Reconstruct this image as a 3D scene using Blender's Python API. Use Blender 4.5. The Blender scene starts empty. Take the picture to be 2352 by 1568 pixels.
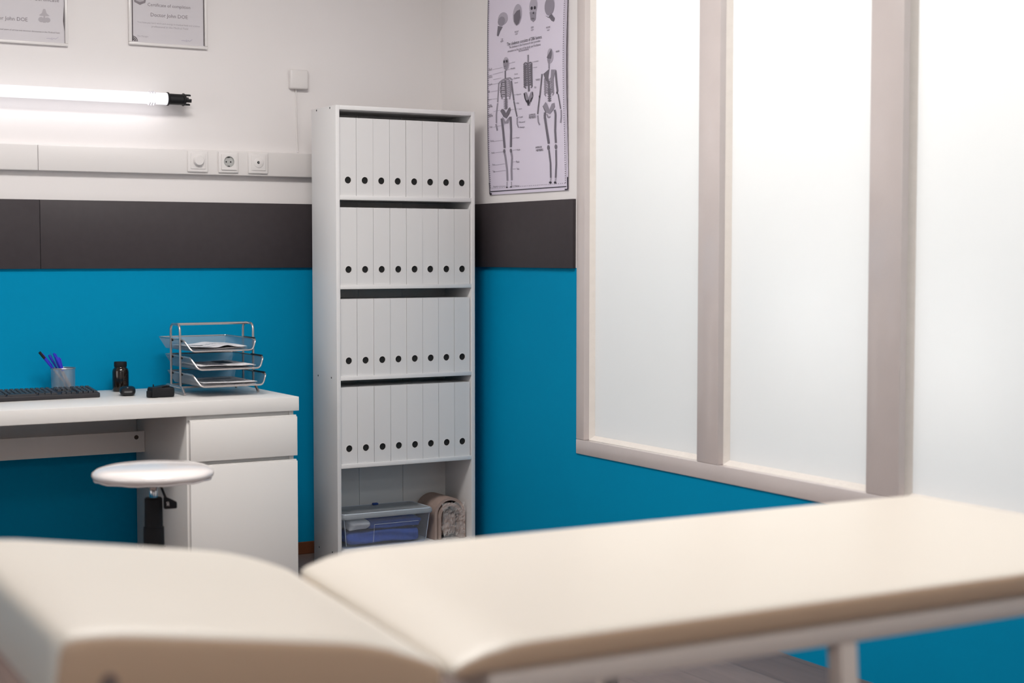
import bpy, bmesh, math, random
from mathutils import Vector, Matrix
random.seed(7)
sc = bpy.context.scene
COL = sc.collection
PI = math.pi
R = math.radians
XR, YB = 0.03, 0.08            # right wall plane, back wall plane
XL, YF, ZC = -5.6, -7.9, 3.0   # left wall, front wall, ceiling

# ------------------------------------------------------------------ camera
def make_camera():
    yaw, pitch, roll = R(30.0966), R(3.1502), R(0.0148)
    fwd = Vector((math.sin(yaw)*math.cos(pitch), math.cos(yaw)*math.cos(pitch), -math.sin(pitch)))
    r0 = Vector((math.cos(yaw), -math.sin(yaw), 0)); u0 = r0.cross(fwd)
    r = math.cos(roll)*r0 + math.sin(roll)*u0; u = -math.sin(roll)*r0 + math.cos(roll)*u0
    cd = bpy.data.cameras.new('camera'); co = bpy.data.objects.new('camera', cd); COL.objects.link(co)
    m = Matrix((r, u, -fwd)).transposed().to_4x4(); m.translation = Vector((-3.2422, -6.179, 1.2714))
    co.matrix_world = m
    cd.sensor_width = 36; cd.lens = 3670.83*36/2352; cd.clip_start = .05; cd.clip_end = 60
    cd.dof.use_dof = True; cd.dof.focus_distance = 6.5; cd.dof.aperture_fstop = 2.6
    sc.camera = co
make_camera()

# ------------------------------------------------------------------ world, daylight, lamps, exposure
w = bpy.data.worlds.new('world'); sc.world = w; w.use_nodes = True
w.node_tree.nodes['Background'].inputs[0].default_value = (.86, .93, 1, 1)
w.node_tree.nodes['Background'].inputs[1].default_value = .5
vs = sc.view_settings
vs.view_transform = 'Standard'; vs.look = 'None'; vs.gamma = 1; vs.use_curve_mapping = False
vs.exposure = 0.0
def area(name, loc, size, power, color, target, sy=None):
    ld = bpy.data.lights.new(name, 'AREA'); ld.shape = 'RECTANGLE'; ld.size = size; ld.size_y = sy or size
    ld.energy = power; ld.color = color
    o = bpy.data.objects.new(name, ld); COL.objects.link(o); o.location = loc
    o.rotation_euler = (Vector(target)-Vector(loc)).to_track_quat('-Z', 'Y').to_euler()
    return o
def point(name, loc, power, color, rad):
    ld = bpy.data.lights.new(name, 'POINT'); ld.energy = power; ld.color = color; ld.shadow_soft_size = rad
    o = bpy.data.objects.new(name, ld); COL.objects.link(o); o.location = loc; return o
# daylight beyond the frosted window
area('daylight', (1.1, -3.1, 3.3), 4.8, 160, (1.0, .98, .955), (0.05, -3.1, 1.8), 1.5)
# two added point lights, giving soft bright spots on the frosted glass
point('added_glow_light', (.42, -2.33, 1.06), 1.5, (1, .98, .97), .05)
point('added_glow_light', (.42, -2.96, .96), 1.9, (1, .98, .97), .06)
# ceiling panels of the room; the third is an added frontal fill
PANELS = ((-1.75, -2.05, 1.2, .6, 65), (-.8, -4.7, .9, .5, 17), (-3.3, -7.0, .9, .5, 40))
for px_, py_, sx_, sy_, pw_ in PANELS:
    area('ceiling_panel_light', (px_, py_, ZC-.065), sx_, pw_, (1.0, .96, .925), (px_, py_, 0), sy_)

# ------------------------------------------------------------------ materials
MATS = {}
def srgb(r, g, b):
    f = lambda c: (c/255/12.92) if c/255 <= .04045 else ((c/255+.055)/1.055)**2.4
    return (f(r), f(g), f(b), 1)
def mat(name, col, rough=.5, metal=0, spec=.5, coat=0, noise=None, bump=None, trans=0, alpha=1, sheen=0, coat_rough=.05):
    if name in MATS: return MATS[name]
    m = bpy.data.materials.new(name); m.use_nodes = True; MATS[name] = m
    nt = m.node_tree; b = nt.nodes['Principled BSDF']
    b.inputs['Base Color'].default_value = col if len(col) == 4 else (*col, 1)
    b.inputs['Roughness'].default_value = rough; b.inputs['Metallic'].default_value = metal
    b.inputs['Specular IOR Level'].default_value = spec
    b.inputs['Coat Weight'].default_value = coat; b.inputs['Coat Roughness'].default_value = coat_rough
    b.inputs['Transmission Weight'].default_value = trans; b.inputs['Alpha'].default_value = alpha
    tc = nt.nodes.new('ShaderNodeTexCoord')
    if noise:    # (scale, amount)
        n = nt.nodes.new('ShaderNodeTexNoise'); n.inputs['Scale'].default_value = noise[0]; n.inputs['Detail'].default_value = 5
        nt.links.new(tc.outputs['Object'], n.inputs['Vector'])
        mx = nt.nodes.new('ShaderNodeMix'); mx.data_type = 'RGBA'
        c = b.inputs['Base Color'].default_value
        mx.inputs[6].default_value = tuple(max(0, x*(1-noise[1])) for x in c[:3])+(1,)
        mx.inputs[7].default_value = tuple(min(1, x*(1+noise[1])) for x in c[:3])+(1,)
        nt.links.new(n.outputs['Fac'], mx.inputs[0]); nt.links.new(mx.outputs[2], b.inputs['Base Color'])
    if bump:     # (scale, strength, distance)
        n = nt.nodes.new('ShaderNodeTexNoise'); n.inputs['Scale'].default_value = bump[0]; n.inputs['Detail'].default_value = 6
        nt.links.new(tc.outputs['Object'], n.inputs['Vector'])
        bp = nt.nodes.new('ShaderNodeBump'); bp.inputs['Strength'].default_value = bump[1]; bp.inputs['Distance'].default_value = bump[2]
        nt.links.new(n.outputs['Fac'], bp.inputs['Height']); nt.links.new(bp.outputs['Normal'], b.inputs['Normal'])
    return m
def wall_mat():
    m = mat('wall_paint', (.8, .79, .79), .7, bump=(160, .06, .002)); nt = m.node_tree; b = nt.nodes['Principled BSDF']
    g = nt.nodes.new('ShaderNodeNewGeometry'); sp = nt.nodes.new('ShaderNodeSeparateXYZ'); nt.links.new(g.outputs['Position'], sp.inputs[0])
    lt = nt.nodes.new('ShaderNodeMath'); lt.operation = 'LESS_THAN'; lt.inputs[1].default_value = 1.2165
    nt.links.new(sp.outputs['Z'], lt.inputs[0])
    n = nt.nodes.new('ShaderNodeTexNoise'); n.inputs['Scale'].default_value = 2.2; n.inputs['Detail'].default_value = 4
    nt.links.new(g.outputs['Position'], n.inputs['Vector'])
    b1 = nt.nodes.new('ShaderNodeMix'); b1.data_type = 'RGBA'; b1.inputs[6].default_value = (.0002, .240, .452, 1); b1.inputs[7].default_value = (.0002, .27, .488, 1)
    w1 = nt.nodes.new('ShaderNodeMix'); w1.data_type = 'RGBA'; w1.inputs[6].default_value = (.80, .765, .76, 1); w1.inputs[7].default_value = (.83, .80, .795, 1)
    nt.links.new(n.outputs['Fac'], b1.inputs[0]); nt.links.new(n.outputs['Fac'], w1.inputs[0])
    mx = nt.nodes.new('ShaderNodeMix'); mx.data_type = 'RGBA'
    nt.links.new(lt.outputs[0], mx.inputs[0]); nt.links.new(w1.outputs[2], mx.inputs[6]); nt.links.new(b1.outputs[2], mx.inputs[7])
    nt.links.new(mx.outputs[2], b.inputs['Base Color']); b.inputs['Specular IOR Level'].default_value = .05; return m
def floor_mat():
    m = mat('floor_planks', (.2, .15, .12), .42); nt = m.node_tree; b = nt.nodes['Principled BSDF']
    tc = nt.nodes.new('ShaderNodeTexCoord'); mp = nt.nodes.new('ShaderNodeMapping'); mp.inputs['Rotation'].default_value = (0, 0, R(90))
    nt.links.new(tc.outputs['Object'], mp.inputs[0])
    br = nt.nodes.new('ShaderNodeTexBrick'); br.inputs['Scale'].default_value = 1; br.inputs['Brick Width'].default_value = 1.3; br.inputs['Row Height'].default_value = .19
    br.inputs['Mortar Size'].default_value = .002; br.inputs['Color1'].default_value = (.165, .112, .095, 1); br.inputs['Color2'].default_value = (.215, .155, .135, 1); br.inputs['Mortar'].default_value = (.07, .05, .045, 1)
    nt.links.new(mp.outputs[0], br.inputs['Vector'])
    mp2 = nt.nodes.new('ShaderNodeMapping'); mp2.inputs['Scale'].default_value = (14, 1.2, 1); nt.links.new(tc.outputs['Object'], mp2.inputs[0])
    n = nt.nodes.new('ShaderNodeTexNoise'); n.inputs['Scale'].default_value = 3; n.inputs['Detail'].default_value = 8; n.inputs['Distortion'].default_value = .6
    nt.links.new(mp2.outputs[0], n.inputs['Vector'])
    rp = nt.nodes.new('ShaderNodeMapRange'); rp.inputs[3].default_value = .65; rp.inputs[4].default_value = 1.25; nt.links.new(n.outputs['Fac'], rp.inputs[0])
    mx = nt.nodes.new('ShaderNodeMix'); mx.data_type = 'RGBA'; mx.blend_type = 'MULTIPLY'; mx.inputs[0].default_value = 1
    nt.links.new(br.outputs['Color'], mx.inputs[6]); nt.links.new(rp.outputs[0], mx.inputs[7]); nt.links.new(mx.outputs[2], b.inputs['Base Color'])
    return m
def mesh_metal(name, col, open_amt, scale=420):
    """perforated / woven wire sheet: metal threads with real gaps"""
    m = mat(name, col, .38, .75); nt = m.node_tree; b = nt.nodes['Principled BSDF']; out = nt.nodes['Material Output']
    tr = nt.nodes.new('ShaderNodeBsdfTransparent'); mx = nt.nodes.new('ShaderNodeMixShader'); mx.inputs[0].default_value = open_amt
    nt.links.new(b.outputs[0], mx.inputs[1]); nt.links.new(tr.outputs[0], mx.inputs[2]); nt.links.new(mx.outputs[0], out.inputs[0])
    return m
def frosted_mat():
    m = bpy.data.materials.new('frosted_pane'); m.use_nodes = True; nt = m.node_tree; nt.nodes.clear()
    out = nt.nodes.new('ShaderNodeOutputMaterial'); t = nt.nodes.new('ShaderNodeBsdfTranslucent'); t.inputs[0].default_value = (.93, .93, .92, 1)
    d = nt.nodes.new('ShaderNodeBsdfDiffuse'); d.inputs[0].default_value = (.85, .85, .85, 1)
    mx = nt.nodes.new('ShaderNodeMixShader'); mx.inputs[0].default_value = .32; nt.links.new(t.outputs[0], mx.inputs[1]); nt.links.new(d.outputs[0], mx.inputs[2])
    g = nt.nodes.new('ShaderNodeBsdfGlossy'); g.inputs['Roughness'].default_value = .28; g.inputs[0].default_value = (1, 1, 1, 1)
    m2 = nt.nodes.new('ShaderNodeMixShader'); m2.inputs[0].default_value = .06; nt.links.new(mx.outputs[0], m2.inputs[1]); nt.links.new(g.outputs[0], m2.inputs[2])
    nt.links.new(m2.outputs[0], out.inputs[0]); return m
def clear_plastic(name, tint, fac=.75, rough=.08):
    m = bpy.data.materials.new(name); m.use_nodes = True; nt = m.node_tree; nt.nodes.clear()
    out = nt.nodes.new('ShaderNodeOutputMaterial'); tr = nt.nodes.new('ShaderNodeBsdfTransparent'); tr.inputs[0].default_value = (*tint, 1)
    g = nt.nodes.new('ShaderNodeBsdfPrincipled'); g.inputs['Base Color'].default_value = (*tint, 1); g.inputs['Roughness'].default_value = rough
    mx = nt.nodes.new('ShaderNodeMixShader'); mx.inputs[0].default_value = 1-fac
    nt.links.new(tr.outputs[0], mx.inputs[1]); nt.links.new(g.outputs[0], mx.inputs[2]); nt.links.new(mx.outputs[0], out.inputs[0]); return m
def emit_mat(name, col, strength):
    m = bpy.data.materials.new(name); m.use_nodes = True; nt = m.node_tree; nt.nodes.clear()
    out = nt.nodes.new('ShaderNodeOutputMaterial'); e = nt.nodes.new('ShaderNodeEmission'); e.inputs[0].default_value = (*col, 1); e.inputs[1].default_value = strength
    nt.links.new(e.outputs[0], out.inputs[0]); return m
WALL = wall_mat(); FLOOR = floor_mat(); PANE = frosted_mat()
CEIL = mat('ceiling_white', (.8, .79, .77), .8)
TRIMG = mat('charcoal_panel', (.046, .038, .042), .5, spec=.3, noise=(35, .12), bump=(90, .04, .002))
BASEB = mat('brown_baseboard', (.16, .055, .025), .35, noise=(20, .2))
FRAME = mat('window_paint', (.62, .555, .54), .30, noise=(9, .05), bump=(22, .16, .006), coat=.7, coat_rough=.12)
BEAD = mat('bead_paint', (.80, .75, .70), .4, noise=(30, .06), bump=(60, .3, .004))
WHITE = mat('white_laminate', (.78, .755, .73), .38, bump=(400, .03, .001))
WHITESH = mat('shelf_laminate', (.74, .73, .73), .42, bump=(500, .04, .001))
BACKP = mat('shelf_back_board', (.66, .645, .625), .5)
FILEW = mat('box_file_board', (.70, .69, .69), .55, noise=(3, .03), bump=(300, .05, .001))
DARK = mat('dark_hole', (.006, .006, .006), .8)  # black put in for shade inside holes; earth clips use it too
PLAST = mat('white_plastic', (.76, .73, .72), .28)
BLACK = mat('black_plastic', (.008, .008, .010), .38, spec=.35)
BLACKM = mat('black_matte', (.010, .010, .012), .65, spec=.25, noise=(60, .3), bump=(120, .4, .002))
KEYB = mat('keyboard_black', (.020, .018, .022), .45)
KEYC = mat('keycap_black', (.022, .024, .03), .35)
GREYPR = mat('legend_grey', (.30, .32, .34), .5)
JARM = mat('amber_black_glass', (.010, .006, .004), .10, coat=.15)
CREAM = mat('cream_vinyl', (.81, .745, .655), .42, coat=.12, coat_rough=.25, noise=(2.5, .02))
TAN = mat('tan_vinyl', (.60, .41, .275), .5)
KNOBM = mat('knob_grey', (.20, .14, .12), .5)
RAILM = mat('beige_metal', (.80, .68, .60), .45)
SEATW = mat('white_vinyl_seat', (.80, .745, .73), .16, coat=.6, coat_rough=.08)
CHROME = mat('chrome', (.55, .55, .56), .16, 1)
WIRE = mat('silver_wire', (.50, .46, .45), .28, .85)
MESHT = mesh_metal('tray_mesh', (.30, .36, .42), .42)
MESHC = mesh_metal('cup_mesh', (.50, .55, .60), .58)
PAPER = mat('paper', (.86, .84, .86), .7); INK = mat('ink_dark', (.09, .09, .105), .7); INKM = mat('ink_mid', (.42, .42, .45), .7)
BLUEP = mat('pen_blue', (.03, .03, .55), .3); PENCL = clear_plastic('pen_clear', (.85, .82, .82), .45)
TUBEM = emit_mat('tube_glow', (1.0, .97, 1.0), 1.1)
FILLP = emit_mat('fill_glow', (1.0, .95, .90), 2.9)  # emission for the added panel on the left wall
DIFF = emit_mat('panel_diffuser', (1, .96, .92), 2.5)
BOXPL = clear_plastic('clear_box_plastic', (.86, .90, .96), .90); LIDPL = clear_plastic('clear_lid_plastic', (.62, .66, .70), .55, .25)
FILM = clear_plastic('crinkled_film', (.95, .93, .92), .80, .04)
CLOTHB = mat('blue_cloth', (.02, .065, .29), .85, noise=(14, .35), bump=(25, .8, .01)); CLOTHW = mat('white_cloth', (.60, .58, .56), .85, bump=(25, .6, .01))
FOAM = mat('beige_foam', (.34, .25, .215), .8, noise=(30, .15), bump=(60, .4, .003))
POSTERM = mat('poster_sheet', (.72, .665, .79), .35, coat=.1, coat_rough=.3)
PK = [mat('print_black', (.03, .025, .04), .5), mat('print_dark', (.155, .14, .175), .5), mat('print_mid', (.29, .265, .325), .5), mat('print_light', (.43, .395, .475), .5)]
CERTP = mat('certificate_paper', (.62, .59, .62), .5); CINK = mat('certificate_ink', (.24, .21, .23), .6); CINKL = mat('certificate_faint_ink', (.44, .41, .44), .6); CDARK = mat('certificate_border', (.075, .06, .065), .6)
VIOLET = mat('signature_ink', (.33, .29, .42), .6)
SCREW = mat('screw_cap', (.06, .06, .065), .6); BROWNH = mat('brown_plug', (.05, .03, .02), .6)
MAROON = mat('maroon_collar', (.09, .02, .025), .5)
LINEG = mat('joint_line', (.40, .38, .37), .8)

# ------------------------------------------------------------------ helpers
def link(name, bm, m, parent=None, smooth=False, loc=None):
    me = bpy.data.meshes.new(name); bmesh.ops.recalc_face_normals(bm, faces=bm.faces[:]); bm.to_mesh(me); bm.free()
    if isinstance(m, (list, tuple)):
        for x in m: me.materials.append(x)
    else: me.materials.append(m)
    if smooth:
        for p in me.polygons: p.use_smooth = True
        if smooth != 'all': me.set_sharp_from_angle(angle=R(40))
    o = bpy.data.objects.new(name, me); COL.objects.link(o)
    if parent: o.parent = parent
    if loc: o.location = loc
    return o
def thing(name, label, cat, loc=(0, 0, 0), rz=0, group=None):
    o = bpy.data.objects.new(name, None); COL.objects.link(o); o.location = loc; o.rotation_euler = (0, 0, rz)
    o.empty_display_size = .05; o['label'] = label; o['category'] = cat
    if group: o['group'] = group
    return o
def tag(o, label, cat, group=None):
    o['label'] = label; o['category'] = cat
    if group: o['group'] = group
    return o
def struct(o): o['kind'] = 'structure'; return o
def box(bm, x0, x1, y0, y1, z0, z1, bev=0, seg=2, mi=0):
    vs = [bm.verts.new(v) for v in ((x0,y0,z0),(x1,y0,z0),(x1,y1,z0),(x0,y1,z0),(x0,y0,z1),(x1,y0,z1),(x1,y1,z1),(x0,y1,z1))]
    fs = [bm.faces.new([vs[i] for i in f]) for f in ((0,3,2,1),(4,5,6,7),(0,1,5,4),(1,2,6,5),(2,3,7,6),(3,0,4,7))]
    for f in fs: f.material_index = mi
    if bev:
        es = list({e for f in fs for e in f.edges})
        r = bmesh.ops.bevel(bm, geom=es, offset=bev, segments=seg, affect='EDGES', profile=.5)
        for f in r['faces']: f.material_index = mi
    return vs
def bx(name, m, parent, *a, bev=0, seg=2, smooth=True):
    bm = bmesh.new(); box(bm, *a, bev=bev, seg=seg); return link(name, bm, m, parent, smooth if bev else False)
def tube(bm, pts, r, seg=8, closed=False, cap=True, mi=0):
    pts = [Vector(p) for p in pts]; n = len(pts); rings = []
    rr = r if isinstance(r, (list, tuple)) else [r]*n
    t = (pts[1]-pts[0]).normalized(); up = Vector((0, 0, 1)) if abs(t.z) < .9 else Vector((1, 0, 0))
    nrm = t.cross(up).normalized()
    for i in range(n):
        if closed: t2 = (pts[(i+1) % n]-pts[i-1]).normalized()
        else: t2 = (pts[min(i+1, n-1)]-pts[max(i-1, 0)]).normalized()
        nrm = (nrm - t2*nrm.dot(t2)).normalized(); b = t2.cross(nrm)
        rings.append([bm.verts.new(pts[i] + (nrm*math.cos(2*PI*k/seg)+b*math.sin(2*PI*k/seg))*rr[i]) for k in range(seg)])
    for i in range(n if closed else n-1):
        a, b_ = rings[i], rings[(i+1) % n]
        for k in range(seg):
            f = bm.faces.new((a[k], a[(k+1) % seg], b_[(k+1) % seg], b_[k])); f.material_index = mi
    if cap and not closed:
        bm.faces.new(rings[0]).material_index = mi; bm.faces.new(rings[-1][::-1]).material_index = mi
def lathe(bm, prof, seg=32, c=(0, 0, 0), M=None, mi=0):
    M = M or Matrix.Identity(3); c = Vector(c); rings = []
    for (r, z) in prof:
        if r < 1e-6: rings.append([bm.verts.new(c+M@Vector((0, 0, z)))])
        else: rings.append([bm.verts.new(c+M@Vector((r*math.cos(2*PI*k/seg), r*math.sin(2*PI*k/seg), z))) for k in range(seg)])
    for a, b in zip(rings, rings[1:]):
        for k in range(seg):
            k2 = (k+1) % seg
            if len(a) == 1 and len(b) == 1: continue
            f = (a[0], b[k], b[k2]) if len(a) == 1 else ((a[k], a[k2], b[0]) if len(b) == 1 else (a[k], a[k2], b[k2], b[k]))
            bm.faces.new(f).material_index = mi
YAX = Matrix(((1, 0, 0), (0, 0, -1), (0, 1, 0)))      # lathe axis z -> -y.. (towards the room from the back wall)
def fillet(pts, r, seg=5):
    """round the corners of a polyline"""
    pts = [Vector(p) for p in pts]; out = [pts[0]]
    for a, b, c in zip(pts, pts[1:], pts[2:]):
        d1 = (a-b); d2 = (c-b); rr = min(r, d1.length*.49, d2.length*.49); p1 = b+d1.normalized()*rr; p2 = b+d2.normalized()*rr
        for k in range(seg+1):
            t = k/seg; out.append(p1*(1-t)**2+b*2*t*(1-t)+p2*t*t)
    out.append(pts[-1]); return out
def rbox(bm, hx, hy, hz, r, nx=24, ny=16, warp=None, mi=0, k=4):
    """rounded box built on a graded grid; warp(v)->v bends it"""
    def axis(h, n):
        e = [-h + r*(1-math.cos(PI/2*i/k)) for i in range(k+1)]
        mid = [-h+r + (2*(h-r))*i/n for i in range(1, n)]
        return e + mid + [-v for v in reversed(e)]
    ax, ay, az = axis(hx, nx), axis(hy, ny), axis(hz, 2)
    cache = {}
    def V(x, y, z):
        key = (round(x, 6), round(y, 6), round(z, 6))
        if key in cache: return cache[key]
        q = Vector((max(-hx+r, min(hx-r, x)), max(-hy+r, min(hy-r, y)), max(-hz+r, min(hz-r, z)))); d = Vector((x, y, z))-q
        p = q + d.normalized()*r if d.length > 1e-9 else q
        if warp: p = Vector(warp(p))
        cache[key] = bm.verts.new(p); return cache[key]
    def quad(a, b, c, d):
        try: bm.faces.new((a, b, c, d)).material_index = mi
        except ValueError: pass
    for A, B, f in ((ax, ay, lambda a, b: (V(a, b, hz),)), (ax, ay, lambda a, b: (V(a, b, -hz),)), (ax, az, lambda a, b: (V(a, hy, b),)), (ax, az, lambda a, b: (V(a, -hy, b),)), (ay, az, lambda a, b: (V(hx, a, b),)), (ay, az, lambda a, b: (V(-hx, a, b),))):
        for i in range(len(A)-1):
            for j in range(len(B)-1):
                quad(f(A[i], B[j])[0], f(A[i+1], B[j])[0], f(A[i+1], B[j+1])[0], f(A[i], B[j+1])[0])
def ngon(bm, pts, mi=0):
    f = bm.faces.new([bm.verts.new(p) for p in pts]); f.material_index = mi; return f
def text_bm(bm, s, mp, width=None, size=None, mi=0, center=False, bold=0.0):
    """add text as flat filled glyphs; mp(u,v)->world point; baseline starts at u=0"""
    cu = bpy.data.curves.new('t', 'FONT'); cu.body = s; cu.size = 1; cu.resolution_u = 2; cu.offset = bold
    ob = bpy.data.objects.new('t', cu); me = bpy.data.meshes.new_from_object(ob)
    xs = [v.co.x for v in me.vertices] or [0, 1]; x0, x1 = min(xs), max(xs); k = size if size else width/(x1-x0)
    off = -(x1-x0)*k/2 if center else 0
    vs = [bm.verts.new(mp((v.co.x-x0)*k+off, v.co.y*k)) for v in me.vertices]
    for p in me.polygons:
        try: bm.faces.new([vs[i] for i in p.vertices]).material_index = mi
        except ValueError: pass
    bpy.data.objects.remove(ob); bpy.data.curves.remove(cu); bpy.data.meshes.remove(me)
def copy_tree(o, loc, rz=None):
    c = o.copy(); COL.objects.link(c); c.location = loc
    if rz is not None: c.rotation_euler = (0, 0, rz)
    for ch in [x for x in bpy.data.objects if x.parent == o]:
        d = ch.copy(); COL.objects.link(d); d.parent = c; d.matrix_parent_inverse = ch.matrix_parent_inverse.copy()
        for g in [x for x in bpy.data.objects if x.parent == ch]:
            e = g.copy(); COL.objects.link(e); e.parent = d
    return c

# ------------------------------------------------------------------ room shell
def shell():
    T = .12
    bm = bmesh.new(); box(bm, XL-T, XR+T, YF-T, YB+T, -.1, 0); struct(link('floor', bm, FLOOR))
    bm = bmesh.new(); box(bm, XL-T, XR+T, YF-T, YB+T, ZC, ZC+.1); struct(link('ceiling', bm, CEIL))
    bm = bmesh.new(); box(bm, XL-T, XR+T, YB, YB+T, 0, ZC); struct(link('wall_back', bm, WALL))
    bm = bmesh.new(); box(bm, XL-T, XL, YF, YB, 0, ZC); struct(link('wall_left', bm, WALL))
    bm = bmesh.new(); box(bm, XL-T, XR+T, YF-T, YF, 0, ZC); struct(link('wall_front', bm, WALL))
    bm = bmesh.new()
    box(bm, XR, XR+T, -1.035, YB, 0, ZC); box(bm, XR, XR+T, YF, -4.45, 0, ZC)
    box(bm, XR, XR+T, -4.45, -1.035, 0, .511); box(bm, XR, XR+T, -4.45, -1.035, 2.75, ZC)
    struct(link('wall_right', bm, WALL))
    bm = bmesh.new(); box(bm, XL, XR, YB-.012, YB, 0, .052, bev=.003); struct(link('baseboard_back', bm, BASEB))
    # charcoal rail boards
    struct(bx('trim_1', TRIMG, None, XL, -1.7225, YB-.014, YB, 1.212, 1.478, bev=.0012))
    struct(bx('trim_2', TRIMG, None, -1.7210, XR-.001, YB-.014, YB, 1.212, 1.478, bev=.0012))
    struct(bx('trim_3', TRIMG, None, XR-.014, XR, -1.019, YB-.015, 1.215, 1.479, bev=.0012))
shell()

def window():
    root = bpy.data.objects.new('window_1', None); COL.objects.link(root); root['kind'] = 'structure'
    z0, z1 = .507, 2.78
    fx0, fx1 = XR-.006, XR+.075
    mull = [(-1.031, -1.086), (-1.799, -1.915), (-2.632, -2.768), (-3.47, -3.60), (-4.30, -4.46)]
    bx('bottom_rail', FRAME, root, fx0, fx1, -4.46, -1.031, z0, z0+.056, bev=.003)
    bx('top_rail', FRAME, root, fx0, fx1, -4.46, -1.031, z1-.056, z1, bev=.003)
    for a, b in mull:
        bx('stile', FRAME, root, fx0+.0006, fx1-.001, b, a, z0+.056, z1-.056, bev=.003)
    # plaster lip between frame and wall
    for i in range(4):
        ya, yb = mull[i][1], mull[i+1][0]; bm = bmesh.new(); px = XR+.036
        box(bm, px, px+.006, yb+.0005, ya-.0005, z0+.0565, z1-.0565); link('pane', bm, PANE, root)
        bm = bmesh.new(); q = .016; ia, ib, ja, jb = ya-.0002, yb+.0002, z0+.0562, z1-.0562
        def prism(p, dirs):
            pass
        # mitred triangular glazing beads on the four sides
        outer = [(ia, ja), (ib, ja), (ib, jb), (ia, jb)]; inner = [(ia-q, ja+q), (ib+q, ja+q), (ib+q, jb-q), (ia-q, jb-q)]
        o1 = [bm.verts.new((px-q*1.1, y, z)) for y, z in outer]; o2 = [bm.verts.new((px-.0005, y, z)) for y, z in outer]; o3 = [bm.verts.new((px-.0005, y, z)) for y, z in inner]
        for k in range(4):
            l = (k+1) % 4
            bm.faces.new((o1[k], o1[l], o3[l], o3[k])); bm.faces.new((o1[k], o2[k], o2[l], o1[l])); bm.faces.new((o2[k], o3[k], o3[l], o2[l]))
        link('glazing_bead', bm, BEAD, root)
window()

def ceiling_lights():
    labs = ('flat white ceiling light panel above the floor in front of the desk', 'flat white ceiling light panel above the near side of the couch', 'flat white panel added as frontal fill light, furthest from the bookcase')
    for (x, y, sx, sy, pw), lab in zip(PANELS, labs):
        t = thing('ceiling_light', lab, 'ceiling light', (x, y, ZC), group='ceiling light panels')
        bm = bmesh.new(); a, b = sx/2, sy/2
        for q in ((-a-.03, a+.03, -b-.03, -b), (-a-.03, a+.03, b, b+.03), (-a-.03, -a, -b, b), (a, a+.03, -b, b)): box(bm, *q, -.05, 0)
        link('frame', bm, PLAST, t); bx('diffuser', DIFF, t, -a, a, -b, b, -.04, -.03)
ceiling_lights()
def left_fill_panel():  # added glowing panel in a frame, out of view, fills from the left
    root = bpy.data.objects.new('added_left_fill', None); COL.objects.link(root); root['kind'] = 'structure'; root.location = (XL, -1.9, 1.9)
    bm = bmesh.new()
    for q in ((-1.0, 1.0, -.88, -.80), (-1.0, 1.0, .80, .88), (-1.0, -.92, -.80, .80), (.92, 1.0, -.80, .80), (-.03, .03, -.80, .80)): box(bm, 0, .05, q[0], q[1], q[2], q[3], bev=.003)
    link('frame', bm, FRAME, root, True); bx('fill_pane', FILLP, root, .004, .012, -.92, .92, -.80, .80)
left_fill_panel()

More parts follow.
